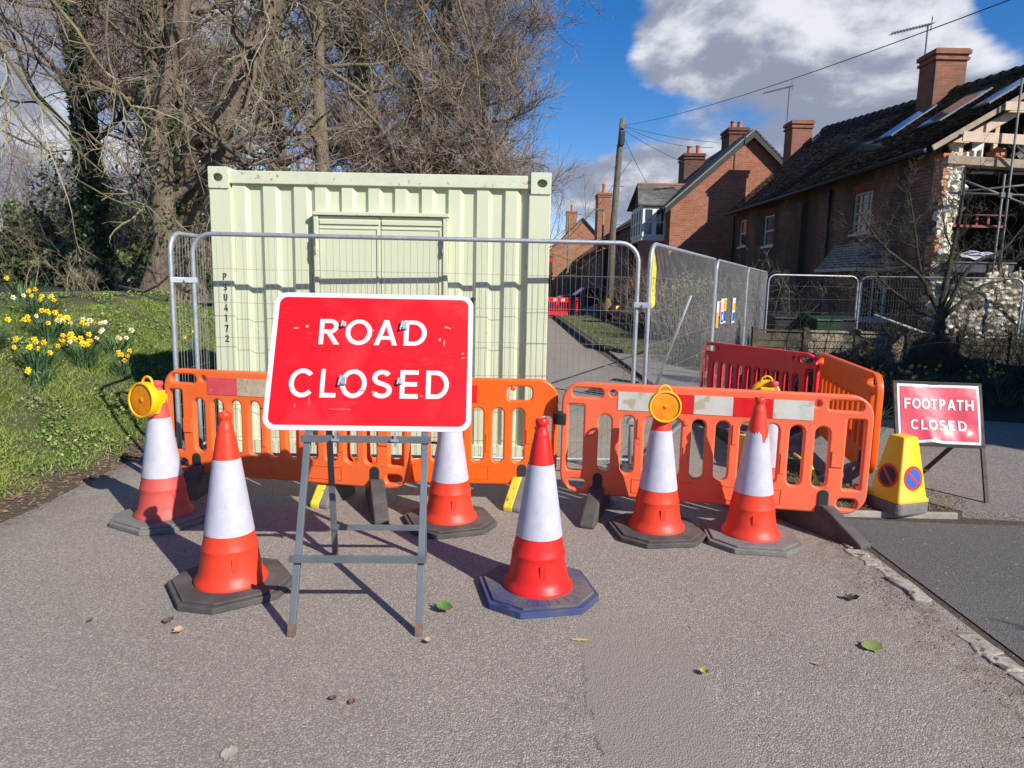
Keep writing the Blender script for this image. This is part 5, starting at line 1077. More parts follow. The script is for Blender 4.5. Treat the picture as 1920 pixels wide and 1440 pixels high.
# ================================================================ HOUSES
def wall(mb,axis,c,u0,u1,z0,z1,holes,depth,sgn):
    """wall in the plane axis=c with real openings and reveals; u is the other horizontal axis; sgn: side the outside faces"""
    us=sorted({u0,u1}|{h[0] for h in holes}|{h[1] for h in holes}); zs=sorted({z0,z1}|{h[2] for h in holes}|{h[3] for h in holes})
    P=lambda u,z,o=0:(c-sgn*o,u,z) if axis=='x' else (u,c-sgn*o,z)
    for a,b in zip(us,us[1:]):
        for p,q in zip(zs,zs[1:]):
            if any(h[0]<=a and b<=h[1] and h[2]<=p and q<=h[3] for h in holes): continue
            mb.quad(P(a,p),P(b,p),P(b,q),P(a,q))
    for h in holes:
        for (a,p),(b,q) in (((h[0],h[2]),(h[1],h[2])),((h[1],h[2]),(h[1],h[3])),((h[1],h[3]),(h[0],h[3])),((h[0],h[3]),(h[0],h[2]))): mb.quad(P(a,p),P(b,q),P(b,q,depth),P(a,p,depth))
def window(parent,axis,c,u0,u1,z0,z1,sgn,nx=2,nz=2,m=None,sill=True,inset=.07,fr=.05,curtain=True):
    """sash window set back in its opening: frame with glazing bars, pane, curtain, sill"""
    m=m or M_white; P=lambda u,o,z:(c-sgn*o,u,z) if axis=='x' else (u,c-sgn*o,z)
    def bx(mb,a,b,p,q,o0,o1):
        A=P(a,o0,p);B_=P(b,o1,q); mb.box(min(A[0],B_[0]),max(A[0],B_[0]),min(A[1],B_[1]),max(A[1],B_[1]),p,q)
    mb=MB(); bx(mb,u0,u0+fr,z0,z1,inset-.03,inset+.03); bx(mb,u1-fr,u1,z0,z1,inset-.03,inset+.03); bx(mb,u0+fr,u1-fr,z0,z0+fr,inset-.03,inset+.03); bx(mb,u0+fr,u1-fr,z1-fr,z1,inset-.03,inset+.03)
    for i in range(1,nx): x=u0+(u1-u0)*i/nx; bx(mb,x-.014,x+.014,z0+fr,z1-fr,inset-.012,inset+.012)
    for j in range(1,nz):
        z=z0+(z1-z0)*j/nz; w=.026 if (nz%2==0 and j==nz//2) else .012; bx(mb,u0+fr,u1-fr,z-w,z+w,inset-.016,inset+.016)
    w_=mb.build('window',m,parent)
    mb=MB(); mb.quad(P(u0+.02,inset+.008,z0+.02),P(u1-.02,inset+.008,z0+.02),P(u1-.02,inset+.008,z1-.02),P(u0+.02,inset+.008,z1-.02)); mb.build('pane',M_glass,w_)
    if sill: mb=MB(); bx(mb,u0-.05,u1+.05,z0-.07,z0-.0015,-.06,inset); mb.build('sill',m,w_,bevel=.005)
    return w_
def chimney(parent,x0,x1,y0,y1,z0,z1,m,pots=(),capdark=True,nm='chimney'):
    mb=MB(); mb.box(x0,x1,y0,y1,z0,z1-.30); mb.box(x0-.05,x1+.05,y0-.05,y1+.05,z1-.30,z1-.225); mb.box(x0-.015,x1+.015,y0-.015,y1+.015,z1-.225,z1-.15); mb.box(x0-.07,x1+.07,y0-.07,y1+.07,z1-.15,z1-.04); mb.box(x0-.03,x1+.03,y0-.03,y1+.03,z1-.04,z1)
    c=mb.build(nm,m,parent)
    for px_,py_,h in pots:
        mb=MB(); mb.M=T(px_,py_,z1-.02); mb.lathe([(.13,0),(.115,.05),(.10,h*.8),(.125,h*.86),(.125,h),(.09,h),(.08,h*.7)],14); mb.build('chimney_pot',M_terracotta,c,auto=40)
    return c
# ---------------- house A: the long old brick house with its near gable torn open
hA=thing('brick_house','long old brick house with mossy tiled roof and its near gable torn open','house',(0,0,0))
fx=8.82; y0,y1=14.95,28.4; ev=4.62
wins=[(17.66,18.62,3.10,4.12),(24.2,25.2,3.12,4.17),(27.1,27.9,3.25,4.25)]
gaps=[(22.5,23.4,.05,2.32)]
mb=MB(); wall(mb,'x',fx,y0,y1,0,ev,wins+gaps,.22,-1); mb.quad((fx,y1,0),(15.2,y1,0),(15.2,y1,ev),(fx,y1,ev)); mb.add([(fx,y1,ev),(15.2,y1,ev),(12,y1,7.75)],[(0,1,2)]); mb.build('wall',M_brickA,hA)
window(hA,'x',fx,*wins[0],-1,3,4,m=M_cream); window(hA,'x',fx,*wins[1],-1,1,2); window(hA,'x',fx,*wins[2],-1,1,2)
for (a,b,z0_,z1_) in wins:   # brick arches above
    mb=MB(); n=9
    for i in range(n):
        u=(i+.5)/n; yy=a-.06+(b-a+.12)*u; h=.045*math.sin(math.pi*u); mb.M=T(fx-.004,yy,z1_+h+.10,rx=R((.5-u)*-24)); mb.box(-.004,.02,-(b-a+.12)/n/2+.005,(b-a+.12)/n/2-.005,-.10,.10)
    mb.build('window_arch',mat('arch_brick',(.25,.085,.04),(.18,.06,.035),9,.9),hA)
mb=MB(); mb.box(fx+.10,fx+.13,22.5,23.4,.05,2.32); mb.build('doorway_infill',mat('ochre_render',(.34,.25,.15),(.26,.19,.11),3,.9),hA)
# soot-stained buttress strips and downpipe
mb=MB(); mb.box(fx-.16,fx-.002,21.55,21.95,0,4.3); mb.build('buttress',M_brickA,hA)
mb=MB(); mb.tube([(fx-.10,28.3,4.5),(fx-.08,28.35,4.3),(fx-.08,28.35,.1)],.045,8); mb.tube([(fx-.06,19.9,4.4),(fx-.06,19.9,.3)],.04,8); mb.build('downpipe',M_black,hA,smooth=True)
# roof: sagging plane subdivided along its length, thick edge
ex,rx_,ez,rz_=8.46,12.0,4.60,7.60
def roofz(u,y): return ez+(rz_-ez)*u+u*(.25-.082*(y1-y))-.05*u*math.sin(math.pi*(y-y0)/(y1-y0))
nc=46; nt=int((y1-y0+.27)/.168); rt_=np.random.default_rng(12); V=[]; Ft=[]
sl=Vector((rx_-ex,0,rz_-ez)).normalized(); nr_=np.array([-sl.z,0,sl.x])
for c_ in range(nc):
    u0_=c_/nc; u1_=min(1,(c_+1.35)/nc)
    for k in range(nt):
        ya=y0-.12+.168*k+(.084 if c_%2 else 0); yb=ya+.164; j=rt_.normal(0,.0045,4); dy=rt_.normal(0,.004); sag=rt_.normal(0,.006)
        lo=.034+j[0]; hi=.006
        q=[]
        for (u,y_,o_) in ((u0_+sag/4,ya,lo),(u0_+sag/4,yb,lo+j[1]),(u1_,yb,hi+j[2]*.4),(u1_,ya,hi+j[3]*.4)):
            yc=min(max(y_,y0),y1); p=np.array([ex+(rx_-ex)*u,y_+dy,roofz(u,yc)]); q.append(p+nr_*o_)
        b0=len(V); V+=q+[q[0]-nr_*.016,q[1]-nr_*.016]; Ft+=[(b0,b0+1,b0+2,b0+3),(b0+4,b0+5,b0+1,b0)]
M_tl=mat('weathered_clay_tile',(.070,.054,.045),(.040,.033,.030),2.2,.9,bump=.5,bscale=30,island=.5,dirt=(.125,.120,.04),speck=(.15,.14,.11),speck_s=14,speck_t=.66,spec=.25)
npmesh('roof',V,Ft,M_tl,hA)
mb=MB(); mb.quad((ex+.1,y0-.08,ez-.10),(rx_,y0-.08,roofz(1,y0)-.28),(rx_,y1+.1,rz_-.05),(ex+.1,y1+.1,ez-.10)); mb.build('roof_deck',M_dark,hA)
mb=MB(); mb.quad((rx_,y0-.1,roofz(1,y0)-.05),(15.5,y0-.1,4.0),(15.5,y1+.15,4.6),(rx_,y1+.15,7.8)); o=mb.build('rear_roof',M_tileA,hA); s_=o.modifiers.new('s','SOLIDIFY'); s_.thickness=.08; s_.offset=-1
mb=MB(); 
for j in range(30): y=y0+(y1-y0)*j/30; mb.M=T(rx_,y+.22,roofz(1,y+.22)+.0,rx=R(90)); mb.lathe([(.11,-.215),(.12,.215)],10)
mb.build('ridge_tiles',M_tileA,hA)
mb=MB(); mb.tube([(ex-.04,y0-.05,ez-.06),(ex-.04,(y0+y1)/2,ez-.08),(ex-.04,y1+.1,ez-.05)],.06,8); mb.build('gutter',M_black,hA,smooth=True)
# skylights lying on the roof slope
nrm=Vector((-(rz_-ez),0,rx_-ex)).normalized()
def skyl(xa,xb,ya,yb):
    def P(x,y,o=0): u=(x-ex)/(rx_-ex); p=Vector((x,y,roofz(u,y))); return p+nrm*o
    mb=MB()
    for (a,b) in (((xa,ya),(xb,ya)),((xa,yb),(xb,yb)),((xa,ya),(xa,yb)),((xb,ya),(xb,yb))): mb.bar(P(*a,.045),P(*b,.045),.045,.07)
    f=mb.build('skylight',M_steelblue,hA); mb=MB(); mb.quad(P(xa,ya,.068),P(xb,ya,.068),P(xb,yb,.068),P(xa,yb,.068)); mb.build('pane',mat('sky_glass',(.22,.33,.50),(.16,.25,.40),1,.05,r2=.08,metal=.85),f)  # blue metallic colour stands for the sky mirrored in the pane
skyl(10.15,11.30,19.6,20.3); skyl(10.08,11.25,17.3,18.2); skyl(10.2,11.2,15.75,16.25)
chimney(hA,11.38,12.22,20.0,20.8,6.2,8.22,brick('chimney_brick',(.34,.115,.055),(.20,.08,.05),(.24,.19,.15),(.10,.07,.05),.5))
chimney(hA,10.86,11.64,28.55,29.35,6.3,8.25,brick('chimney_brick2',(.30,.11,.065),(.22,.085,.055),(.26,.21,.17)))
# interior: dark floors and back wall behind the torn gable
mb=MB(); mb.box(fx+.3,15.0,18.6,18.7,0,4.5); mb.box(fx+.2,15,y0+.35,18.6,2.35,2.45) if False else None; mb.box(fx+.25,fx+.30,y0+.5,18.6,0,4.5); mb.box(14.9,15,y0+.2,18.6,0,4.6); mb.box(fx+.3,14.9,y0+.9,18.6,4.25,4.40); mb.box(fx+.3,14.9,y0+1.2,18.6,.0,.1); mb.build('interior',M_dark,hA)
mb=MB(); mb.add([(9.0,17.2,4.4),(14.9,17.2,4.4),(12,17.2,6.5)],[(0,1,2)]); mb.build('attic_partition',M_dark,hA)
# broken brick corner pillar: individual ragged courses
rb=random.Random(3); mb=MB(); fl=MB()
edge=[(4.55,9.02),(4.25,9.05),(4.15,8.98),(3.6,9.02),(3.35,8.96),(3.1,8.93),(2.7,8.99),(2.2,8.95),(1.5,8.95),(.8,8.95)]
def eR(z):
    for (za,xa),(zb2,xb) in zip(edge,edge[1:]):
        if z>=zb2: return xa+(xb-xa)*(za-z)/(za-zb2)
    return edge[-1][1]
z=.45
while z<4.5:
    xr=eR(z)-.11+rb.uniform(-.04,.05); x=fx-.012
    while x<xr-.05:
        L=rb.choice((.105,.215)); x1_=min(x+L,xr+.05); o_=rb.uniform(-.03,.03); mb.box(x+.004,x1_-.004,y0-.10+o_,y0+.22,z+.004,z+.068); x=x1_
    # flint rubble core beside the brick skin
    xf=xr
    while xf<eR(z)+(.24 if z>3.3 or z<2.6 else .14)+rb.uniform(-.08,.08):
        s_=rb.uniform(.07,.13); fl.M=T(xf+s_/2,y0-.02+rb.uniform(-.05,.05),z+.035,rb.uniform(0,3),rb.uniform(0,3),rb.uniform(0,3)); fl.box(-s_*.6,s_*.6,-s_*.5,s_*.5,-s_*.42,s_*.42); xf+=s_*.8
    z+=.075
mb.build('broken_brick_edge',M_brickBroken if False else mat('torn_brick',(.52,.19,.09),(.40,.22,.13),9,.9,speck=(.62,.55,.45),speck_s=9,speck_t=.56,bump=.4),hA)
M_fl2=mat('lime_rubble',(.85,.80,.66),(.66,.60,.46),7,.9,bump=.7,bscale=20,speck=(.16,.13,.10),speck_s=12,speck_t=.64)
fl.build('flint_core',M_fl2,hA)
# low flint wall remaining in the gable
mb=MB(); rg=np.random.default_rng(4); nx,nz=90,26; vs=[];fs_=[]
x0_,x1_=9.0,13.5
for j in range(nz+1):
    for i in range(nx+1):
        x=x0_+(x1_-x0_)*i/nx; top=2.0+.08*math.sin(x*7)+.05*math.sin(x*17)-(.25 if x<9.1 else 0); z=.3+(top-.3)*j/nz; hole=math.exp(-((x-9.12)/.13)**2-((z-1.72)/.22)**2); vs.append((x,y0-.05+.55*hole+rg.uniform(-.035,.035),z+(rg.uniform(-.05,.05) if j==nz else 0)))
fs_=[(j*(nx+1)+i,j*(nx+1)+i+1,(j+1)*(nx+1)+i+1,(j+1)*(nx+1)+i) for j in range(nz) for i in range(nx)]; mb.add(vs,fs_); o=mb.build('flint_wall',M_flint,hA); s_=o.modifiers.new('s','SOLIDIFY'); s_.thickness=.35; s_.offset=1
fl=MB()
for i in range(420):
    x=9.0+rb.random()*4.2; zz_=.35+rb.random()*1.75; s_=rb.uniform(.05,.12); fl.M=T(x,y0-.07,zz_,rb.uniform(0,3),rb.uniform(0,3),rb.uniform(0,3)); fl.box(-s_*.6,s_*.6,-s_*.4,s_*.4,-s_*.35,s_*.35)
fl.build('loose_flints',M_fl2,hA)
# timbers of the torn gable
def beam(p,q,w,h,m,nm='timber'): b=MB(); b.bar(p,q,w,h); return b.build(nm,m,hA,bevel=.006)
beam((8.86,y0-.02,4.36),(13.5,y0-.02,4.16),.17,.30,M_wood,'floor_beam')
beam((8.55,y0-.10,4.58),(12.0,y0-.10,roofz(1,y0)-.06),.11,.05,M_wood,'verge_rafter')
beam((9.0,y0+.05,4.62),(12.0,y0+.05,roofz(1,y0)-.38),.18,.08,M_woodpale,'rafter')
beam((9.10,y0-.18,4.81),(13.2,y0-.18,4.66),.20,.03,M_woodpale,'scaffold_board'); beam((9.90,y0-.17,5.42),(13.0,y0-.17,5.44),.17,.03,M_woodpale,'scaffold_board')
for x,za,zb3 in ((9.95,4.4,5.2),(10.6,4.4,5.5),(11.4,4.3,5.9)): beam((x,y0+.12,za),(x+.02,y0+.12,zb3),.09,.09,M_woodpale,'stud')
for x in (9.4,10.05,10.9,11.7): beam((x,y0+.0,4.4),(x,y0+2.6,4.4),.07,.16,M_wood,'joist')
for i in range(16):
    x=8.95+rb.random()*1.7; s_=rb.uniform(.04,.11); b=MB(); b.M=T(x,y0-.0+rb.uniform(-.04,.2),4.50+s_*.3,rb.uniform(0,3),rb.uniform(0,3),rb.uniform(0,3)); b.box(-s_,s_,-s_*.7,s_*.7,-s_*.4,s_*.4); b.build('rubble_piece',(M_fl2,M_terracotta,M_woodpale)[i%3],hA)
b=MB(); b.box(10.0,10.25,y0+.9,y0+1.0,4.42,5.05); b.box(9.45,9.75,y0+.7,y0+.8,4.42,4.66); b.build('plasterboard',M_white,hA)
# porch bay with small tiled roof on the long front
pb=thing('entrance_bay','small brick bay with white window and mossy lean-to roof on the old house','bay',(0,0,0))
mb=MB(); wall(mb,'y',16.45,8.06,8.80,0,2.2,[(8.14,8.74,.98,1.98)],.1,-1); wall(mb,'x',8.06,16.45,18.3,0,2.2,[],.1,-1); mb.build('wall',M_brickA,pb)
window(pb,'y',16.45,8.14,8.74,.98,1.98,-1,2,1,fr=.06)
mb=MB(); mb.M=T(8.22,16.50,1.66); mb.box(0,.10,0,.004,0,.05); mb.build('green_sticker',mat('sticker_green',(.05,.55,.12),None,5,.5),pb)
mb=MB(); mb.add([(7.92,16.30,2.17),(8.80,16.30,2.17),(8.80,16.75,2.80),(8.25,16.95,2.80),(8.25,18.2,2.80),(7.92,18.5,2.17),(8.80,18.2,2.80)],[(0,1,2,3),(0,3,4,5),(3,2,6,4)]); o=mb.build('roof',tiles('bay_tiles',(.40,.34,.27),(.27,.22,.17),(.30,.28,.18),.4),pb); s_=o.modifiers.new('s','SOLIDIFY'); s_.thickness=.06
mb=MB(); mb.box(7.90,8.80,16.26,16.30,2.10,2.17); mb.box(7.88,7.92,16.26,18.5,2.10,2.17); mb.build('eaves_board',M_cream,pb)
# scaffold of tubes before the gable
sc_=thing('scaffold','galvanised scaffold tubes across the torn gable','scaffold',(0,0,0))
for a,b in (((9.02,3.94),(10.6,3.40)),((8.84,3.66),(12.5,3.62)),((9.1,3.69),(11.5,3.98)),((10.04,.3),(10.04,5.9)),((9.08,3.2),(9.08,4.05)),((9.9,.2),(9.92,4.05)),((9.9,1.72),(12.5,1.70)),((10.5,.2),(10.46,2.2)),((10.1,4.6),(12,3.0))):
    mb=MB(); mb.tube([(a[0],14.58,a[1]),(b[0],14.58+(.06 if a[1]==b[1] else 0),b[1])],.022,8); mb.build('scaffold_tube',mat('dull_scaffold_steel',(.20,.20,.20),(.13,.13,.13),6,.6,metal=.3),sc_,smooth=True)
for x,z in ((9.9,3.64),(10.04,3.63),(10.04,1.7),(9.08,3.66)): mb=MB(); mb.box(x-.04,x+.04,14.53,14.63,z-.05,z+.05); mb.build('coupler',M_steelblue,sc_)
# things lying in the opening
rd=thing('red_guard_rail','short red guard rail standing inside the torn gable','guard rail',(0,0,0))
mb=MB(); M_dr=mat('dull_red_paint',(.30,.08,.06),(.22,.06,.05),6,.7); mb.box(8.93,10.3,15.0,15.04,3.02,3.07); mb.box(8.93,10.3,15.0,15.04,3.26,3.29); mb.build('rail',M_dr,rd)
for x in np.arange(9.0,10.3,.24): mb=MB(); mb.box(x,x+.045,15.0,15.035,3.07,3.26); mb.build('baluster',M_dr,rd)
n=20;m_=8;V=[]
for i in range(n+1):
    for j in range(m_+1): u=i/n;v=j/m_; V.append((8.85+u*1.35,y0-.25+v*.7,2.42+.05*math.sin(u*9+v*3)+.09*math.sin(v*3.1)-.04*u+.02*math.sin(u*31)))
o=npmesh('plastic_sheet',V,[(i*(m_+1)+j,i*(m_+1)+j+1,(i+1)*(m_+1)+j+1,(i+1)*(m_+1)+j) for i in range(n) for j in range(m_)],M_plastic,smooth=True); tag(o,'white plastic sheet draped over the rubble of the torn gable','plastic sheet')
sk=thing('rubble_skip','dark blue-grey tub lying on the rubble under the white sheet','tub',(0,0,0)); mb=MB(); mb.box(9.0,10.4,y0-.3,y0+.3,2.06,2.26); mb.build('tub',mat('bluegrey',(.05,.06,.08),None,5,.5),sk,bevel=.02); mb=MB(); mb.box(8.98,10.42,y0-.33,y0+.33,2.262,2.29); mb.build('rim',M_steelblue,sk)
# ---------------- house B: orange brick gable with white bay window
hB=thing('brick_house','orange brick house with a dark verge gable facing the camera and a white upstairs bay','house',(0,0,0))
bx0,bxm,bx1,by,bE,bR=6.76,10.08,13.4,31.0,5.25,8.25
mb=MB(); wall(mb,'y',by,bx0,bx1,0,bE,[],.1,-1); mb.add([(bx0,by,bE),(bx1,by,bE),(bxm,by,bR)],[(0,1,2)]); wall(mb,'x',bx0,by,39,0,bE,[],.1,-1); mb.quad((bx1,by,0),(bx1,39,0),(bx1,39,bE),(bx1,by,bE)); mb.build('wall',M_brickB,hB)
mb=MB(); mb.quad((bx0-.35,by-.25,bE-.33),(bxm,by-.25,bR+.02),(bxm,39.2,bR+.02),(bx0-.35,39.2,bE-.33)); mb.quad((bxm,by-.25,bR+.02),(bx1+.35,by-.25,bE-.33),(bx1+.35,39.2,bE-.33),(bxm,39.2,bR+.02)); o=mb.build('roof',M_tileB,hB); s_=o.modifiers.new('s','SOLIDIFY'); s_.thickness=.10; s_.offset=1
for s in (-1,1):
    e=bxm+s*(bxm-bx0+.30); mb=MB(); mb.prism([(bxm,bR+.03),(e,bE-.26),(e,bE-.50),(bxm,bR-.24)],by-.29,by-.20,'y'); mb.build('bargeboard',M_black,hB); mb=MB(); mb.prism([(bxm,bR+.10),(e,bE-.19),(e,bE-.25),(bxm,bR+.04)],by-.31,by-.22,'y'); mb.build('verge_trim',M_tileGrey if s>0 else mat('pale_verge',(.28,.27,.2),None,5,.8),hB)
chimney(hB,9.75,10.6,33.2,34.4,7.6,8.95,M_brickC,((10.0,33.6,.35),(10.35,33.7,.35)))
chimney(hB,8.5,9.5,36.4,37.6,6.6,8.35,M_brickC,((8.8,36.8,.42),(9.25,36.8,.46)))
slope=Vector((-(bR-bE+.33),0,bxm-bx0+.35)).normalized()
for (xa,xb,ya,yb) in ((8.0,9.0,33.0,33.8),(8.0,9.0,35.2,36.0)):
    zf=lambda x:bE-.33+(x-bx0+.35)*(bR+.02-bE+.33)/(bxm-bx0+.35); mb=MB(); mb.add([tuple(Vector((x,y,zf(x)))+slope*.14) for x,y in ((xa,ya),(xb,ya),(xb,yb),(xa,yb))],[(0,1,2,3)]); o=mb.build('skylight',M_steelblue,hB)
# bay: oriel window with its own small slate gable roof
by_=thing('oriel_bay','white upstairs bay window under a small slate gable roof on the orange brick house','bay window',(0,0,0))
ox0,ox1,oy0,oy1=5.72,6.76,32.0,34.8
mb=MB(); mb.box(ox0,ox1,oy0,oy1,3.70,3.86); mb.box(ox0,ox1,oy0,oy1,5.16,5.30); mb.build('apron',M_white,by_)
mb=MB(); mb.box(ox0+.02,ox1-.01,oy0+.02,oy1-.02,3.86,5.16); mb.build('curtain_lining',M_curtain,by_)
for a,b in ((ox0,ox0+.53),(ox0+.53,ox1)): window(by_,'y',oy0-.02,a,b,3.86,5.16,-1,1,2,sill=False,inset=0,fr=.10)
for k in range(4): window(by_,'x',ox0-.02,oy0+k*.7,oy0+k*.7+.7,3.86,5.16,-1,1,2,sill=False,inset=0,fr=.11)
oc=(oy0+oy1)/2
mb=MB(); mb.quad((ox0-.25,oy0-.2,5.25),(8.2,oy0-.2,5.25),(8.2,oc,6.35),(ox0-.05,oc,6.35)); mb.quad((ox0-.25,oy1+.2,5.25),(8.2,oy1+.2,5.25),(8.2,oc,6.35),(ox0-.05,oc,6.35)); o=mb.build('roof',M_tileGrey,by_); s_=o.modifiers.new('s','SOLIDIFY'); s_.thickness=.07
mb=MB(); mb.add([(ox0,oy0,5.28),(ox0,oy1,5.28),(ox0,oc,6.28)],[(0,1,2)]); mb.build('gable_panel',M_brickC,by_); mb=MB(); mb.box(ox0-.06,8.1,oc-.06,oc+.06,6.33,6.41); mb.build('ridge_tiles',M_terracotta,by_)
# ---------------- row C beyond: dark brick terrace with porch gable
hC=thing('brick_terrace','shaded dark brick terrace with small white windows beyond the orange brick house','house',(0,0,0))
holes=[(44,44.7,3.0,4.6),(47,47.7,2.9,4.2),(55,56,2.5,3.9),(59,60,2.5,3.9),(63,64,2.5,3.9),(41.2,42,3.2,5.0)]
mb=MB(); wall(mb,'x',7.0,39.2,52,0,5.3,[h for h in holes if h[0]<52],.15,-1); wall(mb,'x',6.6,52,72,0,4.3,[h for h in holes if h[0]>52],.15,-1); wall(mb,'y',39.2,6.4,7.0,0,5.0,[],.1,-1); mb.quad((6.6,52,0),(14,52,0),(14,52,5.0),(6.6,52,4.3)); mb.build('wall',M_brickC,hC)
for h in holes: window(hC,'x',7.0 if h[0]<52 else 6.6,h[0],h[1],h[2],h[3],-1,1,2,sill=False,curtain=False)
mb=MB(); mb.quad((6.7,39.2,5.2),(10.2,39.2,7.6),(10.2,52.2,7.6),(6.7,52.2,5.2)); mb.quad((6.25,52,4.2),(10.2,52,7.0),(10.2,72,7.0),(6.25,72,4.2)); o=mb.build('roof',M_tileC,hC); s_=o.modifiers.new('s','SOLIDIFY'); s_.thickness=.1; s_.offset=1
for y in (47.5,58): mb=MB(); mb.add([(5.6,y,4.15),(7.4,y,5.55),(8.9,y,6.15),(8.9,y+.5,6.15),(7.4,y+.5,5.4),(5.6,y+.5,4.0)],[(0,1,4,5),(1,2,3,4)]); mb.build('gable_verge',M_cream,hC)
chimney(hC,6.05,7.0,52.3,54,4.5,8.35,M_brickB,((6.5,53,.75),))
hD=thing('brick_house','far orange brick house with a plain gable end and one chimney','house',(0,0,0))
mb=MB(); mb.add([(3.35,70,0),(9.6,70,0),(9.6,70,5.0),(6.55,70,8.05),(3.35,70,4.85)],[(0,1,2,3,4)]); mb.quad((3.35,70,0),(3.35,80,0),(3.35,80,4.85),(3.35,70,4.85)); mb.build('wall',M_brickD,hD)
mb=MB(); mb.quad((3.2,69.8,4.75),(6.55,69.8,8.15),(6.55,80,8.15),(3.2,80,4.75)); mb.quad((9.8,69.8,4.8),(6.55,69.8,8.15),(6.55,80,8.15),(9.8,80,4.8)); o=mb.build('roof',M_tileC,hD); s_=o.modifiers.new('s','SOLIDIFY'); s_.thickness=.12
chimney(hD,5.1,6.1,70.6,71.6,6.2,8.9,M_brickD,((5.6,71,.6),))
# ---------------- aerials
def aerial(label,x,y,z0,z1,boom):
    t=thing('tv_aerial',label,'aerial',(x,y,z0)); h=z1-z0
    mb=MB(); mb.tube([(0,0,-.4),(.0,0,h)],.022,6); mb.build('mast',M_steelblue,t)
    bm_=MB(); bm_.bar((-boom,0,h-.1-boom*.18),(.15,0,h+.02),.03,.03); bm_.build('boom',M_steelblue,t); e=MB()
    for i in range(14): u=i/13; x_=-boom+u*(boom+.1); z_=h-.1-boom*.18+(boom*.18+.11)*(x_+boom)/(boom+.15); e.bar((x_,-.16,z_),(x_,.16,z_),.014,.014); e.bar((x_,0,z_-.05),(x_,0,z_+.05),.014,.014)
    e.bar((.1,0,h-.2),(.1,0,h+.22),.015,.015); e.bar((.0,-.2,h+.1),(.2,.2,h-.05),.015,.015); e.build('elements',M_steelblue,t); return t
aerial('television aerial on the big near chimney',11.55,20.9,7.2,9.15,1.0); aerial('television aerial on the small chimney in the middle',10.95,29.45,8.0,9.75,1.0)
# ---------------- telegraph pole and wires
tp=thing('telegraph_pole','leaning wooden telegraph pole with step bolts beside the grass verge','telegraph pole',(4.42,32.5,.1))
mb=MB(); mb.tube([(0,0,-.2),(.05,0,4),(.22,0,7.5),(.30,0,8.95)],[.17,.15,.13,.12],14); mb.build('pole',M_pole,tp,smooth=True)
mb=MB(); mb.M=T(.30,-.14,8.1); mb.box(-.10,.10,-.06,.04,-.32,.28); mb.build('junction_box',M_black,tp,bevel=.01)
for i in range(7):
    z=2.6+i*.85; s=(-1)**i; mb=MB(); x=.05+.028*z if z>4 else .03; mb.tube([(x,0,z),(x+s*.27,0,z)],.014,6); mb.build('step_bolt',M_steelblue,tp)
mb=MB(); mb.box(.20,.42,-.03,.03,8.55,8.62); mb.box(.2,.42,-.2,-.14,8.5,8.53); mb.build('bracket',M_steelblue,tp)
mb=MB(); mb.tube([(-.14,-.10,0),(-.08,-.12,4),(.10,-.1,7.8)],.03,6); mb.build('cable_guard',M_black,tp)
def wire(label,a,b,sag,r=.012):
    P=[]; 
    for i in range(25): u=i/24; p=Vector(a).lerp(Vector(b),u); p.z-=sag*4*u*(1-u); P.append(p)
    mb=MB(); mb.tube(P,r,5); return tag(mb.build('overhead_wire',M_black),label,'wire','telephone wires from the pole')
tpx=(4.72,32.45,8.75)
wire('long overhead wire crossing the sky to the upper right',tpx,(6.9,9.5,5.62),.25,.009); 
wire('overhead wire from the pole to the ridge of the orange house, upper one',tpx,(9.3,33.4,8.3),.12); wire('overhead wire from the pole to the orange house, middle one',tpx,(9.0,33.0,8.0),.28); wire('overhead wire from the pole down to the roof of the orange house',(4.72,32.45,8.6),(8.2,32.0,6.9),.15); wire('overhead wire slanting down to the small bay roof',(4.72,32.45,8.4),(6.0,32.8,6.3),.08)
# ---------------- lamp posts, signal, barrier and car far off
lp=thing('street_lamp','slim grey-green street lamp left of the wooden pole','street lamp',(4.4,35.6,0)); mb=MB(); mb.tube([(0,0,0),(0,0,1.9)],.09,10); mb.tube([(0,0,1.9),(0,0,5.35)],.05,10); mb.build('post',M_lamp,lp,smooth=True); mb=MB(); mb.box(-.42,.05,-.07,.07,5.33,5.43); mb.build('lamp_head',M_lamp,lp,bevel=.02)
lp2=thing('street_lamp','tiny distant street lamp before the far orange gable','street lamp',(4.4,58,0)); mb=MB(); mb.tube([(0,0,0),(0,0,7.2)],.07,8); mb.build('post',M_lamp,lp2); mb=MB(); mb.box(-.4,.05,-.08,.08,7.2,7.3); mb.build('lamp_head',M_lamp,lp2)
fb=barrier('far red and white barrier across the road end',(1.45,34.0),(2.95,34.0),M_barred,[M_strr,M_strw,M_strr,M_strw,M_strr],'k',zt=1.02); barrier('far red barrier turned end-on beside the first',(3.0,34.0),(3.4,35.3),M_barred,[M_strr]*2,'k',zt=1.02)
ts=thing('traffic_signal','red-headed temporary traffic signal half hidden behind the container','traffic signal',(1.82,36.2,0)); mb=MB(); mb.tube([(0,0,0),(0,0,2.2)],.04,8); mb.build('post',M_black,ts); 
for z,m in ((3.0,M_red),(2.35,M_red),(1.75,M_red)): mb=MB(); mb.box(-.16,.16,-.08,.08,z-.24,z-.12 if z<3 else z-.02); mb.build('signal_plate',m,ts,bevel=.01)
mb=MB(); mb.box(-.13,.13,-.06,.10,1.5,3.1); mb.build('signal_body',M_black,ts,bevel=.02)
car=thing('parked_car','dark blue car parked side-on behind the far mesh fence','car',(4.75,42.5,0),R(4))
def carsec(y,z0,z1,hw): return [(-hw,y,z0),(hw,y,z0),(hw,y,z1*.6+z0*.4),(hw*.92,y,z1),(-hw*.92,y,z1),(-hw,y,z1*.6+z0*.4)]
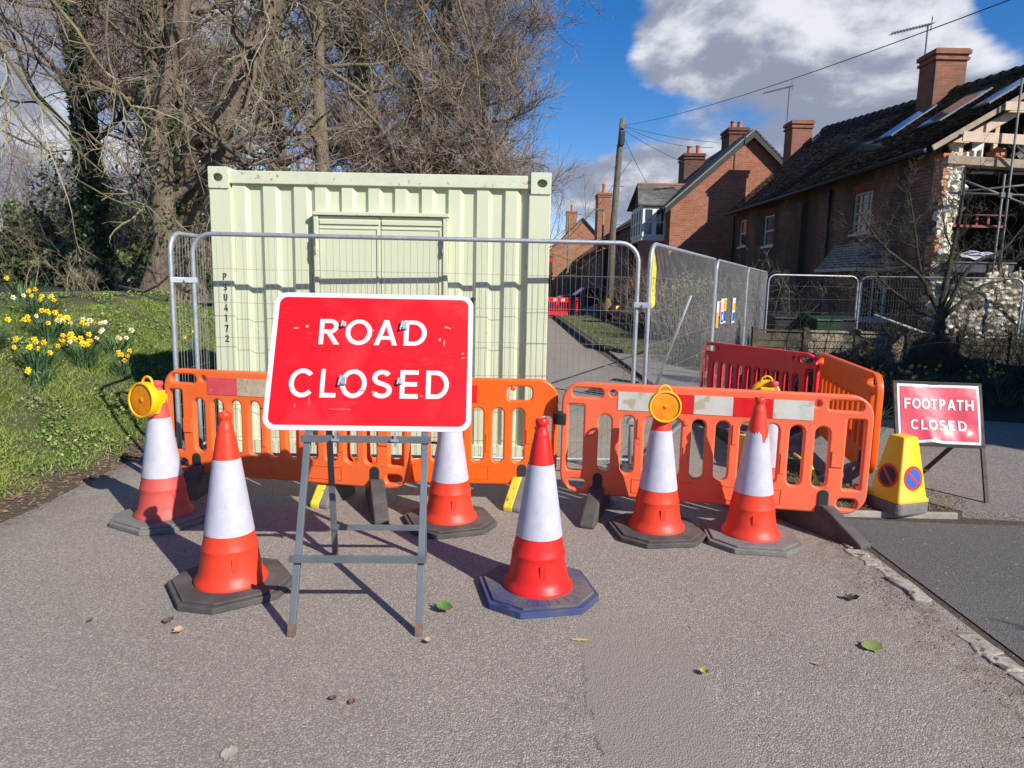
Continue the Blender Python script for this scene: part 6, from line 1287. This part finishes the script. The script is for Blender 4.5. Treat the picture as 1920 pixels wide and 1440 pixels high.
mb=MB(); prof=[(-2.1,.35),(-2.12,.75),(-1.95,.95),(-1.1,1.05),(-.55,1.48),(.9,1.52),(1.55,1.12),(2.05,1.0),(2.12,.6),(2.08,.35)]; mb.prism(prof,-.85,.85,'y'); mb.build('body',M_carpaint,car,bevel=.09)
mb=MB(); mb.prism([(-1.0,1.06),(-.52,1.43),(.84,1.46),(1.42,1.12),(.2,1.06)],-.865,.865,'y'); mb.build('side_window',M_glass,car)
for x in (-1.35,1.3): 
    for s in (-1,1): mb=MB(); mb.M=T(x,s*.80,.32,rx=R(90)); mb.lathe([(.001,.1),(.2,.1),(.32,.09),(.33,0),(.32,-.09),(.001,-.09)],18); w_=mb.build('wheel',M_black,car); mb=MB(); mb.M=T(x,s*.80,.32,rx=R(90)); mb.lathe([(.001,.105),(.18,.104)],12); mb.build('rim',M_galv,w_)
for s in (-1,1): mb=MB(); mb.box(-2.13,-2.08,s*.6-.15,s*.6+.15,.7,.85); mb.build('headlight',M_white,car)
# sandbags at the foot of the pole
def bag(label,x,y,z,rz,m,s=(.38,.22,.12)):
    mb=MB(); n,k=12,14; vs=[]
    for i in range(n+1):
        u=i/n*2-1; r=(1-abs(u)**3.2)**.5 if abs(u)<1 else .05
        for j in range(k): a=2*math.pi*j/k; vs.append((u*s[0],math.cos(a)*s[1]*r*(1+.12*math.sin(u*7+a*3)),s[2]*.9+math.sin(a)*s[2]*r*(1+.15*math.sin(u*9+a*2))))
    mb.add(vs,[(i*k+j,i*k+(j+1)%k,(i+1)*k+(j+1)%k,(i+1)*k+j) for i in range(n) for j in range(k)]+[tuple(range(k))[::-1],tuple(n*k+j for j in range(k))]); o=mb.build('sandbag',m,smooth=True); o.location=(x,y,z); o.rotation_euler=(0,R(-8),rz); return tag(o,label,'sandbag','sandbags at the foot of the pole')
M_bag=mat('sandbag',(.50,.40,.24),(.40,.27,.12),6,.9,bump=.5,bscale=12); bag('tan sandbag slumped right of the pole foot',4.75,29.8,.16,R(-20),M_bag,(.5,.3,.22)); bag('tan sandbag leaning on the first one',4.95,29.3,.35,R(-60),M_bag,(.45,.26,.2)); bag('brown upright bag against the left side of the pole',4.2,31.2,.2,R(80),mat('brown_bag',(.24,.14,.06),None,6,.9),(.25,.2,.45))
# red-brown board fence
wf=thing('board_fence','short red-brown board fence between the pole and the diagonal mesh run','wooden fence',(0,0,0))
for i in range(16): x=5.0+i*.145; mb=MB(); mb.box(x,x+.125,27.4-.1*i*.3,27.44-.1*i*.3,.05,1.22+.03*math.sin(i*2.2)); mb.build('board',mat('redwood',(.27,.095,.06),(.20,.075,.05),4,.8,bump=.3),wf)
mb=MB(); mb.box(4.98,7.3,27.5,27.56,.9,1.0); mb.build('rail',mat('redwood',(.27,.095,.06)),wf)
# hedge-like shrub and brush behind the diagonal fence
bush('shrub','loose olive-green shrub behind the diagonal mesh fence',(4.9,19.5,.1),(1.35,1.6,2.0),5200,mat('olive_leaves',(.13,.125,.045),(.17,.15,.07),2,.6,island=.4),.045,seed=91,stems=24,ms=M_bark)
bush('shrub','low dark ivy shrub at the foot of the diagonal fence',(4.1,14.6,.05),(.75,1.9,.55),3600,M_ivy,.045,seed=92)
bush('shrub','green leafy shrub right of the pole before the board fence',(4.7,26.0,.1),(.6,.8,.5),1200,M_bushleaf,.06,seed=93)
scrub('bare brush behind the diagonal mesh fence',3.9,6.6,15.5,24,2.1,170,M_twig,94,nm='bare_brush',z=0)
scrub('dry reddish stems beside the wooden pole',4.9,6.8,27.9,31,2.4,60,mat('dry_stems',(.30,.2,.13),(.22,.15,.1),2,.8),95,nm='dry_stems',z=0)
# ---------------- right-hand garden: low wooden fence, bins, tree, plants
wf=thing('garden_fence','low weathered board fence in front of the old brick house','wooden fence',(0,0,0))
A=Vector((4.42,12.7)); Bv=Vector((9.9,12.45)); n=6
for i in range(n+1):
    p=A.lerp(Bv,i/n); mb=MB(); mb.box(p.x-.05,p.x+.05,p.y-.05,p.y+.05,0,.96+.02*math.sin(i*3)); mb.build('post',M_woodgrey,wf,bevel=.006)
for i in range(n):
    p=A.lerp(Bv,i/n); q=A.lerp(Bv,(i+1)/n)
    for k in range(6):
        z=.16+k*.125; mb=MB(); mb.M=T(0,p.y-.012,z,rx=R(-7+2*math.sin(i*3+k*2)))@T(0,-(p.y-.012),-z); mb.bar((p.x+.05,p.y-.012,z+.004*math.sin(k*4+i)),(q.x-.05,q.y-.012,z+.007*math.sin(i*5+k)),.128,.014); mb.build('board',M_woodgrey if not(i in(1,2) and k>1) else mat('sunlit_fence_board',(.34,.29,.21),(.25,.21,.15),5,.85,bump=.3,bscale=20),wf)  # upper boards of two panels coloured paler where the sun falls on them
    mb=MB(); mb.bar((p.x,p.y,.90),(q.x,q.y,.90),.035,.07); mb.build('top_rail',M_wood if i in (1,2) else M_woodgrey,wf)  # paler timber paints the sunlight on the rail of the same panels
def bin_(label,x,y,m,rz):
    t=thing('wheelie_bin',label,'wheelie bin',(x,y,0),rz,'wheelie bins behind the low fence'); mb=MB(); mb.add([(-.22,-.24,.08),(.22,-.24,.08),(.22,.2,.08),(-.22,.2,.08),(-.29,-.34,1.0),(.29,-.34,1.0),(.29,.30,1.0),(-.29,.30,1.0)],[(3,2,1,0),(4,5,6,7),(0,1,5,4),(1,2,6,5),(2,3,7,6),(3,0,4,7)]); mb.build('tub',m,t,bevel=.02)
    mb=MB(); mb.prism([(-.37,1.0),(-.37,1.03),(0,1.10),(.34,1.06),(.34,1.0)],-.31,.31,'x'); mb.build('lid',M_black if m is not M_green else m,t,bevel=.01)
    for s in (-1,1): mb=MB(); mb.M=T(s*.26,.24,.1,ry=R(90)); mb.lathe([(.001,-.02),(.1,-.02),(.1,.02),(.001,.02)],14); mb.build('wheel',M_black,t)
    return t
bin_('green wheelie bin with raised rim behind the low fence',6.60,15.0,M_green,R(10)); bin_('dark wheelie bin right of the green one',7.15,15.4,M_black,R(-5)); bin_('dark wheelie bin left of the green one',6.0,15.6,M_black,R(4))
mb=MB(); mb.tube([(7.55,14.6,1.15),(8.6,14.4,.78)],.028,8); tag(mb.build('drainpipe_length',mat('pale_green_pipe',(.42,.55,.45),None,5,.5),smooth=True),'pale green pipe leaning over the low garden fence','pipe')
# small bare tree in the garden
pts=[[(7.43,12,.0,.09),(7.40,12,.7,.075),(7.33,12,1.24,.07),(7.36,12,1.6,.055),(7.40,12,2.1,.04),(7.5,12,2.9,.025),(7.5,12,3.7,.012)],
[(7.35,12,1.2,.05),(6.99,12,1.30,.035),(6.74,12,1.49,.028),(6.44,12,1.68,.02),(6.1,12,2.0,.012)],
[(7.35,12,1.25,.05),(7.16,12,1.58,.038),(6.94,12,1.93,.03),(6.31,12,2.34,.022),(6.09,12,2.57,.018),(5.8,12,2.95,.01)],
[(7.36,12,1.25,.055),(7.47,12,1.42,.042),(7.63,12,1.87,.035),(7.82,12,2.19,.028),(8.29,12,2.35,.02),(8.6,12,2.8,.01)],
[(7.38,12,1.2,.04),(7.73,12,1.55,.03),(8.0,12,1.79,.02),(8.5,12,1.9,.01)],
[(7.1,12,1.6,.03),(6.88,12,2.13,.024),(6.78,12,2.6,.018),(6.6,12,3.3,.008)]]
tree('small_bare_tree','small bare spreading tree in the garden before the torn gable',[rel([p for p in q],(7.43,12,0)) for q in pts],dict(n1=6,l1=.8,n2=5,l2=.5,n3=4,l3=.30,n4=3,l4=.17,t0=.3,tr1=(0,0,.7),th=.32),M_barkdark,mat('dark_small_twigs',(.13,.105,.075),(.075,.06,.045),2,.85),None,0,(7.43,12,0),twk=.45,seed=15)
# shaded bed in front of the fence
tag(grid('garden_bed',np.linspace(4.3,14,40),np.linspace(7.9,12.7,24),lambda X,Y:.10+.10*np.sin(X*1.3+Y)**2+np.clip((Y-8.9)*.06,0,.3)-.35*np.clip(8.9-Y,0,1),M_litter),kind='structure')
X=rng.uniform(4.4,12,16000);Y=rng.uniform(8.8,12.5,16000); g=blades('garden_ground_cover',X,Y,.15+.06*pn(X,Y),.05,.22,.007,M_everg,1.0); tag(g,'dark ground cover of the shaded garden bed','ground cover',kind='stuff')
for i,(x,y,k,pale) in enumerate([(4.9,9.6,3,0),(5.5,9.9,5,0),(6.1,10.2,6,.3),(6.8,10.0,6,0),(7.4,10.5,5,.2),(5.2,9.2,2,1),(8.0,10.2,5,0)]):
    clump(['dim daffodil clump at the left end of the shaded bed','dim yellow daffodils second from the left in the shaded bed','mixed daffodils in the middle of the shaded bed','yellow daffodils behind the small red sign','daffodils by the foot of the small bare tree','pale narcissi low at the left of the shaded bed','daffodils at the right end of the shaded bed'][i],x,y,70,F_(k,r_,.3,.4,pale),rad=.25,h=.36,z=.15,seed=200+i,group='clumps of daffodils in the shaded bed')
clump('grassy daffodil leaves without flowers between the orange barrier and the small sign',3.95,7.6,70,[],rad=.2,h=.42,z=.04,seed=222,group='clumps of daffodils in the shaded bed')
bush('white_flowered_shrub','dim bush with small pale flower heads left in the shaded bed',(5.6,11.2,.2),(.5,.4,.55),700,mat('pale_bushleaf',(.12,.15,.09),(.08,.11,.06),3,.6,island=.3),.035,seed=97)
# bramble hoop
mb=MB(); mb.tube([(5.3+ .9*math.cos(R(a))+.4,9.2+.1*math.sin(a),.15+.85*math.sin(R(a))) for a in range(8,175,12)],.007,5); tag(mb.build('bramble_stem',M_bark),'thin arching bramble stem above the small red sign','bramble')
# evergreens to the right, out of frame, that shade the garden and the drive; slim one added for its shadow
for i,(x,y,s,n) in enumerate(((9.8,3.9,(1.7,1.5,5.0),20000),(9.9,5.3,(1.7,1.5,5.9),22000),(11.6,5.9,(1.9,1.7,6.6),22000),(13.3,6.9,(2.0,1.8,6.4),20000),(4.85,1.0,(.45,.42,2.15),2200))):
    bush('evergreen_shrub',['tall evergreen beside the drive, out of view to the right','second evergreen of the row beside the drive','tallest evergreen, third of the row beside the drive','evergreen at the far end of the row','slim evergreen out of view, added to cast the shadow near the drive'][i],(x,y,0),s,n,M_everg,.17 if i<4 else .08,'evergreens right of the drive',300+i)

scrub('dark bramble tangle over the shaded garden bed',4.6,11.5,9.6,12.2,1.5,330,mat('dark_stems',(.06,.05,.035),(.035,.03,.022),2,.9),96,nm='bramble_tangle',z=.15,spread=.6,r=.006)
for i,(x,y,w) in enumerate(((5.6,11.6,.9),(7.4,11.5,1.0),(9.3,11.6,1.1))):
    bush('garden_shrub',['low dark shrub at the left of the shaded bed','low dark shrub in the middle of the shaded bed','low dark shrub at the right of the shaded bed'][i],(x,y,.1),(w,.55,.55),3200,M_everg,.045,'shrubs of the shaded bed',410+i)
